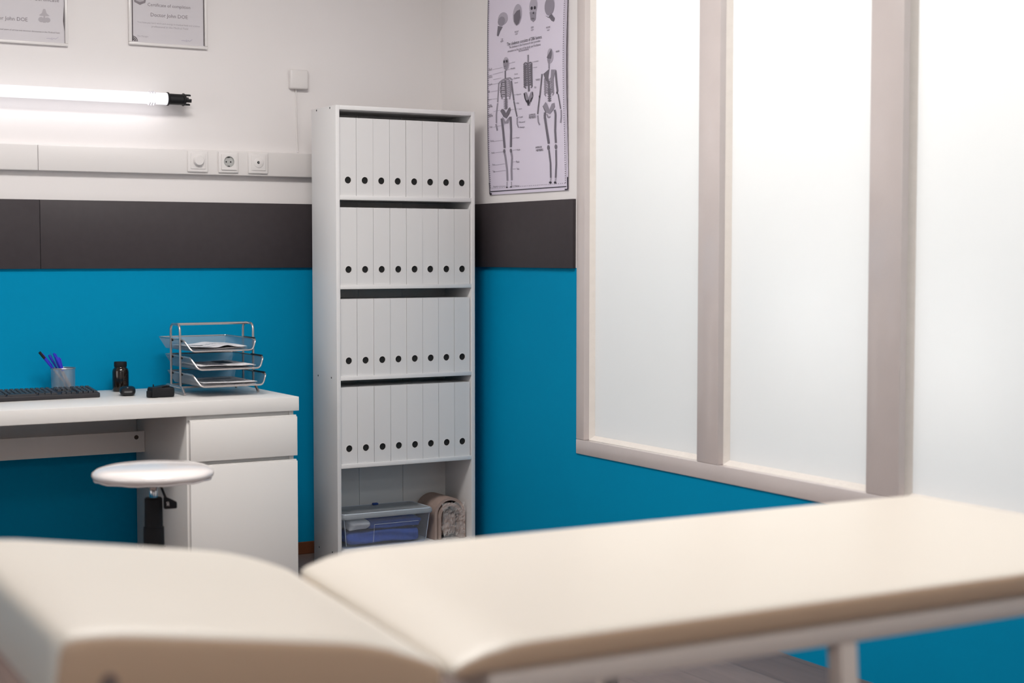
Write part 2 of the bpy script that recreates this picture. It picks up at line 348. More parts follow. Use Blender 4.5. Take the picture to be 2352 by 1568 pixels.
# ------------------------------------------------------------------ examination couch
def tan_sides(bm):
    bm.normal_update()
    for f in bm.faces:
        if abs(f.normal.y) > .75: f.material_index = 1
def couch():
    cx, cy = -1.505, -4.015; rz = R(-.9)
    t = thing('examination_couch', 'cream vinyl examination couch with raised head end, in the foreground', 'examination couch', (cx, cy, 0), rz)
    HX, HY = .732, .362
    def w1(p):
        d = max(0, (p.x+HX)); e = max(0, HX-p.x); z = p.z; k = (p.z+.021)/.042; x = p.x
        if k > 0:
            z -= k*.026*max(0, 1-d/.13)**2.2 + k*.006*max(0, 1-e/.06)**2
            z += k*.006*(1-(p.x/HX)**2)*(1-(p.y/HY)**2)
        return (p.x + .103*p.y*(HX-p.x)/(2*HX), p.y, z)
    bm = bmesh.new(); rbox(bm, HX, HY, .021, .013, 40, 20, w1)
    tan_sides(bm); link('body_cushion', bm, [CREAM, TAN], t, 'all', loc=(0, 0, .736))
    # head cushion, hinged at the left end of the body cushion, raised and gently domed
    L2 = .269; a = R(8.5); H2 = .050
    def w2(p):
        hx = L2; k = (p.z+H2)/(2*H2); z = p.z; d = hx-p.x   # d from hinge end
        if k > 0:
            z -= k*.030*max(0, 1-d/.17)**2.0 + k*.010*max(0, 1-(p.x+hx)/.10)**2
            z += k*.010*(1-(p.y/HY)**2)*(1-(p.x/hx)**2)
        return (p.x + (.02+.083*(p.x+hx)/(2*hx))*p.y, p.y, z)
    bm = bmesh.new(); rbox(bm, L2, HY, H2, .018, 24, 20, w2)
    hz = Vector((-HX-.008, 0, .727)); ctr = hz + Vector((-L2*math.cos(a), 0, L2*math.sin(a))) + Vector((math.sin(a), 0, math.cos(a)))*(.034-H2)
    tan_sides(bm); hc = link('head_cushion', bm, [CREAM, TAN], t, 'all', loc=ctr); hc.rotation_euler = (0, a, 0)
    bm = bmesh.new(); lathe(bm, [(0, .006), (.009, .005), (.011, 0)], 16, (-.103*HY, -HY-.0005, 0), YAX)
    kn = link('knob', bm, KNOBM, t, True, loc=(-1.180, 0, .7735))
    # frame
    bm = bmesh.new(); z0, z1 = .684, .715; a0 = -HX+.02; b0 = HX-.012; w = .03
    for y in (-HY+.004, HY-.004-w): box(bm, a0, b0, y, y+w, z0, z1, bev=.004)
    for x in (a0, -.1, b0-w): box(bm, x, x+w, -HY+.034, HY-.034, z0, z1, bev=.004)
    link('frame', bm, RAILM, t, True)
    bm = bmesh.new()
    for y in (-.2, .17): tube(bm, [(a0+.01, y, .70), (a0-.30, y, .70)], .011, 10)
    tube(bm, [(a0-.28, -.2, .70), (a0-.28, .2, .70)], .011, 10)
    link('head_support', bm, RAILM, t, True)
    for sx, x in ((1, -.095), (-1, -.60)):
        for sy in (-1, 1):
            bm = bmesh.new(); y = sy*(HY-.021)
            v = box(bm, -.0165, .0165, -.0165, .0165, 0, .684, bev=.003)
            for q in bm.verts: q.co.x += (1-q.co.z/.684)*.045*sx; q.co.rotate(Matrix.Rotation(R(0), 3, 'Z'))
            lg = link('leg', bm, RAILM, t, True, loc=(x, y, 0))
            bm = bmesh.new(); lathe(bm, [(0, 0), (.021, 0), (.021, .018), (.0175, .022), (0, .022)], 16, (.045*sx, 0, 0)); link('foot_cap', bm, BLACK, lg, True)
        bm = bmesh.new(); tube(bm, [(x+sx*.032, -HY+.021, .22), (x+sx*.032, HY-.021, .22)], .010, 10); link('stretcher', bm, RAILM, t, True)
couch()

# ------------------------------------------------------------------ desk
def desk():
    x1, y0, y1, zt = -.925, -.579, .068, .7325
    t = thing('desk', 'white desk with a thick top, drawer and cupboard, against the blue wall', 'desk', (x1-.7, -.255, 0))
    ox, oy = x1-.7, -.255
    def B(name, m, a, b, c, d, e, f, bev=.001, par=t): return bx(name, m, par, a-ox, b-ox, c-oy, d-oy, e, f, bev=bev)
    th = .0525
    B('tabletop', WHITE, x1-1.40, x1, y0, y1, zt-th, zt, .0015)
    # carcass of the drawer unit
    cx0, cx1 = -1.358, -.940; fy = y0+.020
    B('side_panel', WHITE, cx0, cx0+.018, fy, y1-.005, 0, zt-th)
    B('side_panel', WHITE, cx1-.018, cx1, fy, y1-.005, 0, zt-th)
    B('back_panel', WHITE, cx0+.018, cx1-.018, y1-.02, y1-.008, .02, zt-th)
    B('bottom_panel', WHITE, cx0+.018, cx1-.018, fy, y1-.02, .03, .05)
    B('recess_panel', WHITE, cx0+.018, cx1-.018, fy+.003, fy+.018, .46, zt-th)
    d = B('drawer', WHITE, -1.350, -.932, y0+.001, fy-.001, .5105, .6580)
    B('finger_lip', WHITE, -1.350, -.934, y0+.006, fy-.001, .6582, .664, .0005, d)
    dr = B('cupboard_door', WHITE, -1.350, -.932, y0+.001, fy-.001, .035, .4905)
    B('finger_lip', WHITE, -1.350, -.934, y0+.006, fy-.001, .4907, .496, .0005, dr)
    # far leg and the modesty rails
    B('leg_panel', WHITE, x1-1.385, x1-1.335, y0+.01, y1-.005, 0, zt-th)
    r = B('front_rail', WHITE, x1-1.335, cx0-.001, -.055, -.037, .494, .576)
    r2 = B('rear_rail', WHITE, x1-1.335, cx0-.001, .045, .062, .56, zt-th-.0005)
    for par, x, z, yy in ((r, -1.392, .553, -.0552), (r2, -1.435, .632, .0448), (r, -2.2, .553, -.0552)):
        bm = bmesh.new(); lathe(bm, [(0, .0010), (.0085, .0010), (.009, -.001)], 20, (x-ox, yy-oy, z), YAX); link('plug', bm, BROWNH, par, True)
desk()

# ------------------------------------------------------------------ tall shelf
SX0, SX1, SYF, SYB = -.6790, -.0560, -.3758, -.1350
def shelf():
    ox, oy = (SX0+SX1)/2, (SYF+SYB)/2
    t = thing('bookcase', 'tall narrow white bookcase full of white box files, standing in the corner', 'bookcase', (ox, oy, 0))
    th = .0165
    def B(name, m, a, b, c, d, e, f, bev=.0008, par=t): return bx(name, m, par, a-ox, b-ox, c-oy, d-oy, e, f, bev=bev)
    l = B('side_panel', WHITESH, SX0, SX0+th, SYF, SYB, 0, 1.853)
    B('side_panel', WHITESH, SX1-th, SX1, SYF, SYB, 0, 1.853)
    B('top_board', WHITESH, SX0+th, SX1-th, SYF, SYB-.004, 1.8365, 1.853)
    for z in (1.4995, 1.1465, .784, .433, .0835): B('shelf_board', WHITESH, SX0+th, SX1-th, SYF+.0005, SYB-.004, z-th, z)
    B('plinth', WHITESH, SX0+th, SX1-th, SYF+.02, SYF+.036, 0, .067)
    bm = bmesh.new(); xs = [SX0+.004, -.4765, -.2745, SX1-.004]
    for a, b in zip(xs, xs[1:]): box(bm, a-ox+.0008, b-ox-.0008, SYB-.004-oy, SYB-oy, .02, 1.845)
    link('back_board', bm, BACKP, t)
    for z in (1.845, .777, .0755):
        for y in (-.197+.008, -.322):
            bm = bmesh.new(); lathe(bm, [(0, .0012), (.0036, .001), (.004, 0)], 12, (SX0-ox, y-oy, z), Matrix(((0, 0, -1), (0, 1, 0), (1, 0, 0))))
            link('screw_cap', bm, SCREW, l, True)
shelf()
def box_file():
    """slip-case file, hollow, with a real finger hole in the spine"""
    w, d, h = .0716, .222, .3065; hz, hr = .061, .0142; hw = w/2
    t = thing('box_file', '', 'box file')
    bm = bmesh.new(); N = 24
    # front face around the hole: ring of quads from the circle to a square and on to the rectangle
    def V(x, y, z): return bm.verts.new((x, y, z))
    ci = [V(hr*math.cos(2*PI*k/N), 0, hz+hr*math.sin(2*PI*k/N)) for k in range(N)]
    s = .026
    def sq(a):
        c, n = math.cos(a), math.sin(a); m = max(abs(c), abs(n)); return (s*c/m, s*n/m)
    so = [V(sq(2*PI*k/N)[0], 0, hz+sq(2*PI*k/N)[1]) for k in range(N)]
    for k in range(N): bm.faces.new((ci[k], ci[(k+1) % N], so[(k+1) % N], so[k]))
    A, Bc, C, D = V(-hw, 0, 0), V(hw, 0, 0), V(hw, 0, h), V(-hw, 0, h)
    q = {}
    for k in range(N):
        x, z = sq(2*PI*k/N)
        if abs(abs(x)-s) < 1e-6 and abs(abs(z)-s) < 1e-6: q[(x > 0, z > 0)] = k
    tr, tl, bl, br = q[(True, True)], q[(False, True)], q[(False, False)], q[(True, False)]
    rng = lambda a, b: [so[i % N] for i in (range(a, b+1) if b >= a else range(a, b+N+1))]
    bm.faces.new([C, D]+rng(tr, tl)[::-1]); bm.faces.new([D, A]+rng(tl, bl)[::-1]); bm.faces.new([A, Bc]+rng(bl, br)[::-1]); bm.faces.new([Bc, C]+rng(br, tr)[::-1])
    E, F, G, H = V(-hw, d, 0), V(hw, d, 0), V(hw, d, h), V(-hw, d, h)
    for f in ((A, E, F, Bc), (D, C, G, H), (A, D, H, E), (Bc, F, G, C), (E, H, G, F)): bm.faces.new(f)
    inn = [V(hr*math.cos(2*PI*k/N), .004, hz+hr*math.sin(2*PI*k/N)) for k in range(N)]
    for k in range(N): bm.faces.new((ci[k], inn[k], inn[(k+1) % N], ci[(k+1) % N]))
    link('case', bm, FILEW, t)
    bm = bmesh.new(); tube(bm, [(hr*math.cos(2*PI*k/N), -.0003, hz+hr*math.sin(2*PI*k/N)) for k in range(N)], .0007, 6, closed=True)
    link('hole_rim', bm, PLAST, t, True)
    bm = bmesh.new(); ngon(bm, [(hr*1.12*math.cos(2*PI*k/N), .0042, hz+hr*1.12*math.sin(2*PI*k/N)) for k in range(N)]); link('hole_shade', bm, DARK, t)['label'] = 'black disc painted in for the shade inside the finger hole'  # black disc stands in for the darkness inside the case
    return t
ORD = ['leftmost', 'second from the left', 'third from the left', 'fourth from the left', 'fourth from the right', 'third from the right', 'second from the right', 'rightmost']
def files():
    proto = box_file(); used = False
    rows = ((1.4998, 'top', 'top shelf'), (1.1468, 'second', 'second shelf from the top'), (.7843, 'third', 'third shelf from the top'), (.4333, 'fourth', 'shelf above the clear storage box'))
    rr = random.Random(3)
    for z, rn, desc in rows:
        for k in range(8):
            x = -.6625+.0385+k*.0730+rr.uniform(-.0003, .0003); y = SYF+.0055+rr.uniform(0, .0025)
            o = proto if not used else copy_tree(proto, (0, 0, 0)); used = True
            o.location = (x, y, z); o.rotation_euler = (0, 0, R(rr.uniform(-.25, .25)))
            o['label'] = f'white box file, {ORD[k]} on the {desc}'
            o['group'] = f'white box files on the {rn} shelf of the bookcase'
files()

def bottom_bay():
    zb = .0838
    # clear storage box
    cx, cy = -.444, -.2485
    t = thing('storage_box', 'clear plastic storage box with a lid in the bottom bay of the bookcase', 'storage box', (cx, cy, zb))
    def rr(hx, hy, r, n=5):
        o = []
        for sx, sy, a0 in ((1, 1, 0), (-1, 1, 90), (-1, -1, 180), (1, -1, 270)):
            for i in range(n+1):
                a = R(a0+90*i/n); o.append((sx*(hx-r)+r*math.cos(a), sy*(hy-r)+r*math.sin(a)))
        return o
    def loft(bm, levels, cap0=True, cap1=False):
        rings = [[bm.verts.new((x, y, z)) for x, y in rr(hx, hy, r)] for hx, hy, r, z in levels]
        for a, b in zip(rings, rings[1:]):
            n = len(a)
            for k in range(n): bm.faces.new((a[k], a[(k+1) % n], b[(k+1) % n], b[k]))
        if cap0: bm.faces.new(rings[0][::-1])
        if cap1: bm.faces.new(rings[-1])
    bm = bmesh.new(); loft(bm, [(.178, .084, .02, .001), (.184, .088, .02, .01), (.197, .097, .02, .119)], True, False)
    link('tub', bm, BOXPL, t, True)
    bm = bmesh.new(); loft(bm, [(.206, .101, .022, .121), (.209, .104, .024, .128), (.206, .101, .022, .139), (.196, .093, .02, .142), (.186, .085, .018, .137), (.05, .02, .01, .137)], True, True)
    ld = link('lid', bm, LIDPL, t, True)
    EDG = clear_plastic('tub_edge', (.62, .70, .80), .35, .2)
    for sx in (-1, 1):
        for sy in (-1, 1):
            bm = bmesh.new(); tube(bm, [(sx*.179, sy*.083, .012), (sx*.1915, sy*.0915, .118)], .0013, 6); link('edge_highlight', bm, EDG, t, True)  # lighter tubes put in as highlights along the tub corners
    bm = bmesh.new(); tube(bm, [(.14, -.0955, .092), (-.060, -.0965, .092), (-.062, -.0895, .02)], .0009, 5); link('front_line', bm, EDG, t, True)  # pale line on the tub front
    bm = bmesh.new(); tube(bm, [(x*.998, y*.998, .141) for x, y in rr(.200, .097, .02)], .0025, 6, closed=True); link('lid_rim', bm, clear_plastic('lid_edge', (.70, .76, .84), .25, .2), ld, True)
    bm = bmesh.new(); rbox(bm, .012, .008, .004, .003, 3, 3); link('latch', bm, CLOTHB, t, True, loc=(.03, .088, .1445))
    # folded cloths inside
    def cloth(name, m, c, hx, hy, hz, seed, label, rz=0):
        rnd = random.Random(seed); ph = [rnd.uniform(0, 6) for _ in range(6)]
        def wv(p):
            z = p.z + .0022*math.sin(30*p.x+ph[0])+.0018*math.sin(55*p.y+ph[1]+20*p.x); x = p.x+.004*math.sin(120*p.z+ph[2]+9*p.y); y = p.y+.005*math.sin(140*p.z+ph[3]+14*p.x)
            return (x, y, z)
        bm = bmesh.new(); rbox(bm, hx, hy, hz, min(hx, hy, hz)*.7, 26, 14, wv, k=5)
        o = link(name, bm, m, None, 'all', loc=c); o.rotation_euler = (0, 0, rz)
        tag(o, label, 'cloth', 'cloths packed in the clear storage box'); return o
    cloth('folded_cloth', CLOTHB, (cx-.005, cy-.004, zb+.036), .163, .068, .025, 1, 'dark blue folded cloth at the bottom of the clear storage box')
    cloth('folded_cloth', CLOTHB, (cx+.047, cy-.004, zb+.084), .118, .068, .0155, 2, 'blue folded cloth lying on top of the other blue cloth in the storage box')
    cloth('folded_cloth', CLOTHW, (cx-.120, cy-.012, zb+.090), .046, .072, .0195, 3, 'off-white crumpled cloth in the left corner of the clear storage box')
    # rolled foam in crinkled film
    fx, fy = -.150, -.245
    t = thing('foam_roll', 'beige foam roll bent into nested arches beside the clear storage box', 'foam roll', (fx, fy, zb))
    def arch(bm, ro, ri, leg, y0, y1, tilt=0):
        n = 18; P = [(-1, 0)]; ang = [PI*i/n for i in range(n+1)]
        def path(r): return [(-r, 0)]+[(-r*math.cos(a), leg+r*math.sin(a)*1.0) for a in ang]+[(r, 0)]
        o, i_ = path(ro), path(ri); V = []
        for (a, b) in zip(o, i_): V.append([bm.verts.new((a[0], y0, a[1])), bm.verts.new((a[0], y1, a[1])), bm.verts.new((b[0], y1, b[1])), bm.verts.new((b[0], y0, b[1]))])
        for u, v in zip(V, V[1:]):
            for k in range(4): bm.faces.new((u[k], u[(k+1) % 4], v[(k+1) % 4], v[k]))
        bm.faces.new(V[0]); bm.faces.new(V[-1][::-1])
    bm = bmesh.new(); arch(bm, .072, .060, .100, -.085, .090); link('outer_arch', bm, FOAM, t, True, loc=(0, 0, .001))
    bm = bmesh.new(); arch(bm, .057, .044, .092, -.088, .085); link('inner_arch', bm, FOAM, t, True, loc=(.001, 0, .001))
    rnd = random.Random(5); bm = bmesh.new(); 
    def wr(p): return (p.x+rnd.uniform(-.004, .004), p.y+rnd.uniform(-.004, .004), p.z+rnd.uniform(-.004, .004))
    rbox(bm, .034, .07, .055, .03, 10, 14, wr); link('packed_filling', bm, FOAM, t, False, loc=(.006, 0, .062))
    bm = bmesh.new(); rnd2 = random.Random(9)
    G = [[bm.verts.new((-.045+.105*i/16+rnd2.uniform(-.004, .004), -.098+rnd2.uniform(-.010, .006), .004+.150*j/18+rnd2.uniform(-.004, .004))) for j in range(19)] for i in range(17)]
    for i in range(16):
        for j in range(18):
            bm.faces.new((G[i][j], G[i+1][j], G[i+1][j+1])); bm.faces.new((G[i][j], G[i+1][j+1], G[i][j+1]))
    link('crinkled_film', bm, FILM, t, False)['label'] = 'clear crinkled plastic film with small glints'
bottom_bay()

# ------------------------------------------------------------------ wall fittings
def trunking():
    for a, b, lab in ((XL+.01, -1.7305, 'long white cable trunking left of its joint, under the tube lamp'), (-1.7295, -.40, 'white cable trunking carrying the three sockets, ending behind the bookcase')):
        m = (a+b)/2
        t = thing('cable_trunking', lab, 'cable trunking', (m, YB, 1.588), group='white cable trunking lengths along the back wall')
        bx('channel', PLAST, t, a-m, b-m, -.020, 0, .001, .099, bev=.003); bx('cover', PLAST, t, a-m, b-m, -.034, -.020, 0, .100, bev=.004, seg=3)
trunking()
FY = YB-.034
def plate(x, lab, kind):
    t = thing('wall_socket' if kind != 'dimmer' else 'light_dimmer', lab, 'socket' if kind != 'dimmer' else 'light switch', (x, FY, 1.640), group='fittings on the white trunking')
    h = .0425; bm = bmesh.new(); rbox(bm, h, .0045, h, .0044, 4, 2, k=3); link('cover_plate', bm, PLAST, t, True, loc=(0, -.0047, 0))
    if kind == 'power':
        bm = bmesh.new(); N = 32; s = .031; yf = -.0150; rh = .0205
        def sq(a, s=s):
            c, n = math.cos(a), math.sin(a); m = max(abs(c), abs(n)); return (s*c/m, s*n/m)
        A = [bm.verts.new((rh*math.cos(2*PI*q/N), yf, .003+rh*math.sin(2*PI*q/N))) for q in range(N)]
        Bq = [bm.verts.new((sq(2*PI*q/N)[0], yf, .001+sq(2*PI*q/N)[1])) for q in range(N)]
        Cq = [bm.verts.new((v.co.x, -.0090, v.co.z)) for v in Bq]
        for q in range(N):
            l = (q+1) % N; bm.faces.new((A[q], A[l], Bq[l], Bq[q])); bm.faces.new((Bq[q], Bq[l], Cq[l], Cq[q]))
        ins = link('insert', bm, PLAST, t, True)
    else:
        bm = bmesh.new(); rbox(bm, .031, .0022, .031, .002, 4, 2, k=3); ins = link('insert', bm, PLAST, t, True, loc=(0, -.0102, .001))
    if kind == 'dimmer':
        bm = bmesh.new(); lathe(bm, [(0, .016), (.0175, .016), (.0195, .014), (.021, 0)], 40, (0, -.012, .003), YAX); link('knob', bm, PLAST, t, True)
    elif kind == 'power':
        bm = bmesh.new(); lathe(bm, [(.0222, .0152), (.0212, .0162), (.0202, .0150), (.0192, .0096), (0, .0096)], 40, (0, 0, .003), YAX); rec = link('round_recess', bm, mat('recess_shade_grey', (.46, .46, .45), .35), t, True)  # recess greyed, its shading put into the colour
        for dx in (-.0095, .0095):
            bm = bmesh.new(); lathe(bm, [(0, .0101), (.0030, .0101), (.0032, .0090)], 14, (dx-.001, 0, .002), YAX); link('pin_hole', bm, DARK, rec, True)
        for dz in (.0212, -.0152):
            bm = bmesh.new(); box(bm, -.006, .003, -.0150, -.0100, dz-.0015, dz+.0015, bev=.0004); link('earth_clip', bm, DARK, rec, True)
    else:
        bm = bmesh.new(); lathe(bm, [(.0205, .0005), (.0205, .0022), (.019, .003), (0, .003)], 40, (0, -.012, .002), YAX); rec = link('round_face', bm, PLAST, t, True)
        bm = bmesh.new(); lathe(bm, [(0, .0015), (.0052, .0015), (.0056, 0)], 16, (-.002, -.0147, .003), YAX); link('jack_hole', bm, DARK, rec, True)
        bm = bmesh.new(); lathe(bm, [(0, .003), (.0018, .003), (.0018, 0)], 10, (-.002, -.0162, .003), YAX); link('pin', bm, CHROME, rec, True)
plate(-1.098, 'white dimmer with a round knob, leftmost of three fittings on the trunking', 'dimmer')
plate(-.969, 'white round two-pin power socket, in the middle of the three fittings', 'power')
plate(-.841, 'white aerial socket with one small centre hole, nearest the bookcase', 'aerial')

def wall_box():
    x0, z0 = -.650, 1.994
    t = thing('wall_box', 'small square white wall box with a cable down to the trunking', 'wall box', (x0, YB, z0))
    bm = bmesh.new(); rbox(bm, .0405, .014, .0405, .008, 3, 2, k=3); link('casing', bm, PLAST, t, True, loc=(0, -.0142, 0))
    bm = bmesh.new(); tube(bm, [(-.008, -.006, -.039), (-.008, -.005, -.10), (-.006, -.004, -.2), (-.003, -.006, -.2985), (-.003, -.014, -.3035)], .0028, 8); link('cable', bm, PLAST, t, True)
wall_box()

def tube_lamp():
    y = YB-.070; z = 1.881; x1 = -1.226; x0 = -2.70; r = .0235
    t = thing('tube_lamp', 'glowing white tube lamp with a black end cap, mounted above the trunking', 'lamp', ((x0+x1)/2, YB, z))
    ox = (x0+x1)/2; X = Matrix(((0, 0, 1), (0, 1, 0), (-1, 0, 0)))
    bm = bmesh.new(); lathe(bm, [(0, x0-ox), (r, x0-ox), (r, x1-ox), (0, x1-ox)], 28, (0, y-YB, 0), X); link('tube', bm, TUBEM, t, True)
    for s, xe in ((1, x1), (-1, x0)):
        def pr(lst): return [(rr, (xe-ox)+s*d) for rr, d in lst]
        bm = bmesh.new(); lathe(bm, pr([(r+.001, -.008), (r+.0035, -.006), (r+.0035, -.002), (r-.0015, .002), (r-.002, .056), (r+.002, .058), (r+.002, .062), (r-.002, .064), (r-.003, .068), (0, .068)]), 28, (0, y-YB, 0), X)
        cap = link('end_cap', bm, BLACK, t, True)
        for a in (75, 165, 255, 345):
            bm = bmesh.new(); box(bm, .064, .088, -.007, .007, r-.008, r-.002, bev=.001)
            for v in bm.verts: v.co = Vector((xe-ox+s*v.co.x, y-YB+v.co.y*math.cos(R(a))+v.co.z*math.sin(R(a)), -v.co.y*math.sin(R(a))+v.co.z*math.cos(R(a))))
            link('prong', bm, BLACK, cap, True)
        bm = bmesh.new(); lathe(bm, pr([(.006, .067), (.006, .078), (.003, .084), (0, .084)]), 12, (0, y-YB, 0), X); link('contact_pin', bm, mat('pin_grey', (.2, .19, .2), .4, .6), cap, True)
    for xc in (-1.295, -2.45):
        bm = bmesh.new(); n = 16
        P = [(xc-ox, y-YB+(r+.003)*math.cos(R(a)), (r+.003)*math.sin(R(a))) for a in range(-135, 136, 15)]
        for dx in (-.01, 0, .01): tube(bm, [(p[0]+dx, p[1], p[2]) for p in P], .0022, 6)
        box(bm, xc-ox-.012, xc-ox+.012, y-YB+r+.003, -.0005, -.008, .008, bev=.001)
        link('clip', bm, clear_plastic('clip_plastic', (.95, .94, .97), .3, .3), t, True)
    ld = bpy.data.lights.new('tube_light', 'AREA'); ld.shape = 'RECTANGLE'; ld.size = x1-x0; ld.size_y = .04; ld.energy = .42; ld.color = (1, .97, 1)
    lo = bpy.data.objects.new('tube_light', ld); COL.objects.link(lo); lo.parent = t
    lo.location = (0, y-YB+.004, -.028); lo.rotation_euler = (R(38), 0, 0)
tube_lamp()

# ------------------------------------------------------------------ certificates
def certificate(x0, x1, z0, z1, lab, kind):
    t = thing('certificate', lab, 'certificate', ((x0+x1)/2, YB, z0), group='framed certificates above the tube lamp')
    ox = (x0+x1)/2; W = x1-x0; H = z1-z0
    bm = bmesh.new(); f = .011
    for q in ((-W/2, W/2, 0, f), (-W/2, W/2, H-f, H), (-W/2, -W/2+f, f, H-f), (W/2-f, W/2, f, H-f)): box(bm, q[0], q[1], -.016, -.0005, q[2], q[3], bev=.0025)
    link('frame', bm, PLAST, t, True)
    yy = -.0085
    bx('sheet', CERTP, t, -W/2+f, W/2-f, yy, yy+.002, f, H-f)
    P = lambda u, v, e=.0006: (u, yy-e, v)
    bm = bmesh.new(); bm2 = bmesh.new(); bm3 = bmesh.new()
    def tx(b, s, xa, z, width):
        q = bmesh.new(); text_bm(q, s, lambda u, v: P(xa-ox+u, z-z0+v), width=width); link('printed_text', q, CINK if b is bm else CINKL, t)
    if kind == 'completion':
        tx(bm, 'Certificate of complition', -1.287, 2.249, .175); tx(bm, 'Doctor John DOE', -1.275, 2.209, .152)
        tx(bm2, 'You have put hard work and energy in medical field and science', -1.329, 2.180, .256); tx(bm2, 'professional in the Medical Field', -1.272, 2.166, .150)
        tx(bm2, 'The Manager', -1.330, 2.126, .045)
        a, b = -1.349-ox, -1.056-ox
        ngon(bm3, [P(a-.0015, .014), P(a+.0022, .014), P(a+.0022, H-.012), P(a-.0015, H-.012)]); ngon(bm3, [P(b-.0022, .014), P(b+.0015, .014), P(b+.0015, H-.012), P(b-.0022, H-.012)])
        for r0, r1 in ((.006, .010), (.012, .0155), (.018, .021)):
            n = 8
            for k in range(n):
                t0, t1 = PI/2*k/n, PI/2*(k+1)/n
                ngon(bm3, [P(a+r0*math.cos(t0), .014+r0*math.sin(t0)), P(a+r1*math.cos(t0), .014+r1*math.sin(t0)), P(a+r1*math.cos(t1), .014+r1*math.sin(t1)), P(a+r0*math.cos(t1), .014+r0*math.sin(t1))])
        # scalloped grey shield
        cx, cz = -1.318-ox, 2.278-z0
        ngon(bm, [P(cx+x, cz+z, .0004) for x, z in ((-.024, .03), (.024, .03), (.025, -.005), (.022, -.018), (.012, -.022), (.0, -.028), (-.012, -.022), (-.022, -.018), (-.025, -.005))])
        ngon(bm2, [P(cx+x*.75, cz+z*.75, .0009) for x, z in ((-.024, .03), (.024, .03), (.025, -.005), (.020, -.016), (.0, -.022), (-.020, -.016), (-.025, -.005))])
        sx, sz = -1.150, 2.122
    else:
        tx(bm, 'Award Certificate', -1.801, 2.236, .166); tx(bm, 'Doctor John DOE', -1.905, 2.154, .150)
        tx(bm, 'for the dedicated years of service and devotion discoveries in the Medical Field', -1.905, 2.116, .270)
        b = -1.6165-ox
        ngon(bm3, [P(b, .012), P(b+.001, .012), P(b+.001, H-.012), P(b, H-.012)]); ngon(bm3, [P(b+.001, 2.118-z0), P(b+.001, 2.25-z0), P(b-.0005, 2.22-z0), P(b-.004, 2.165-z0)])
        cx, cz = -1.692-ox, 2.178-z0
        ngon(bm2, [P(cx+x, cz+z) for x, z in ((-.004, .028), (.004, .028), (.009, .012), (.020, .003), (.012, .001), (-.012, .001), (-.020, .003), (-.009, .012))])
        for s in (-1, 1): ngon(bm2, [P(cx+s*.012+.011*math.cos(k*PI/7), cz-.013+.010*math.sin(k*PI/7), .0005) for k in range(14)])
        ngon(bm2, [P(cx-.003, cz+.001, .0004), P(cx+.003, cz+.001, .0004), P(cx+.006, cz-.024, .0004), P(cx-.006, cz-.024, .0004)])
        sx, sz = -1.685, 2.095
    
    if len(bm.verts): link('emblem_outline', bm, CINK, t)
    link('emblem', bm2, CINKL, t); link('border_print', bm3, CDARK, t)
    bm = bmesh.new(); pts = [(0, 0), (.008, .001), (.016, -.001), (.022, .004), (.019, -.004), (.028, .002), (.034, -.001), (.045, .007)]
    for a, b in zip(pts, pts[1:]):
        ngon(bm, [P(sx-ox+a[0], sz-z0+a[1]-.0005), P(sx-ox+b[0], sz-z0+b[1]-.0005), P(sx-ox+b[0], sz-z0+b[1]+.0007), P(sx-ox+a[0], sz-z0+a[1]+.0007)])
    link('signature', bm, VIOLET, t)
certificate(-1.925, -1.603, 2.069, 2.301, 'framed award certificate with a grey knot emblem, left of the other certificate', 'award')
certificate(-1.3645, -1.043, 2.093, 2.325, 'framed certificate of completion with a grey shield, right of the other certificate', 'completion')

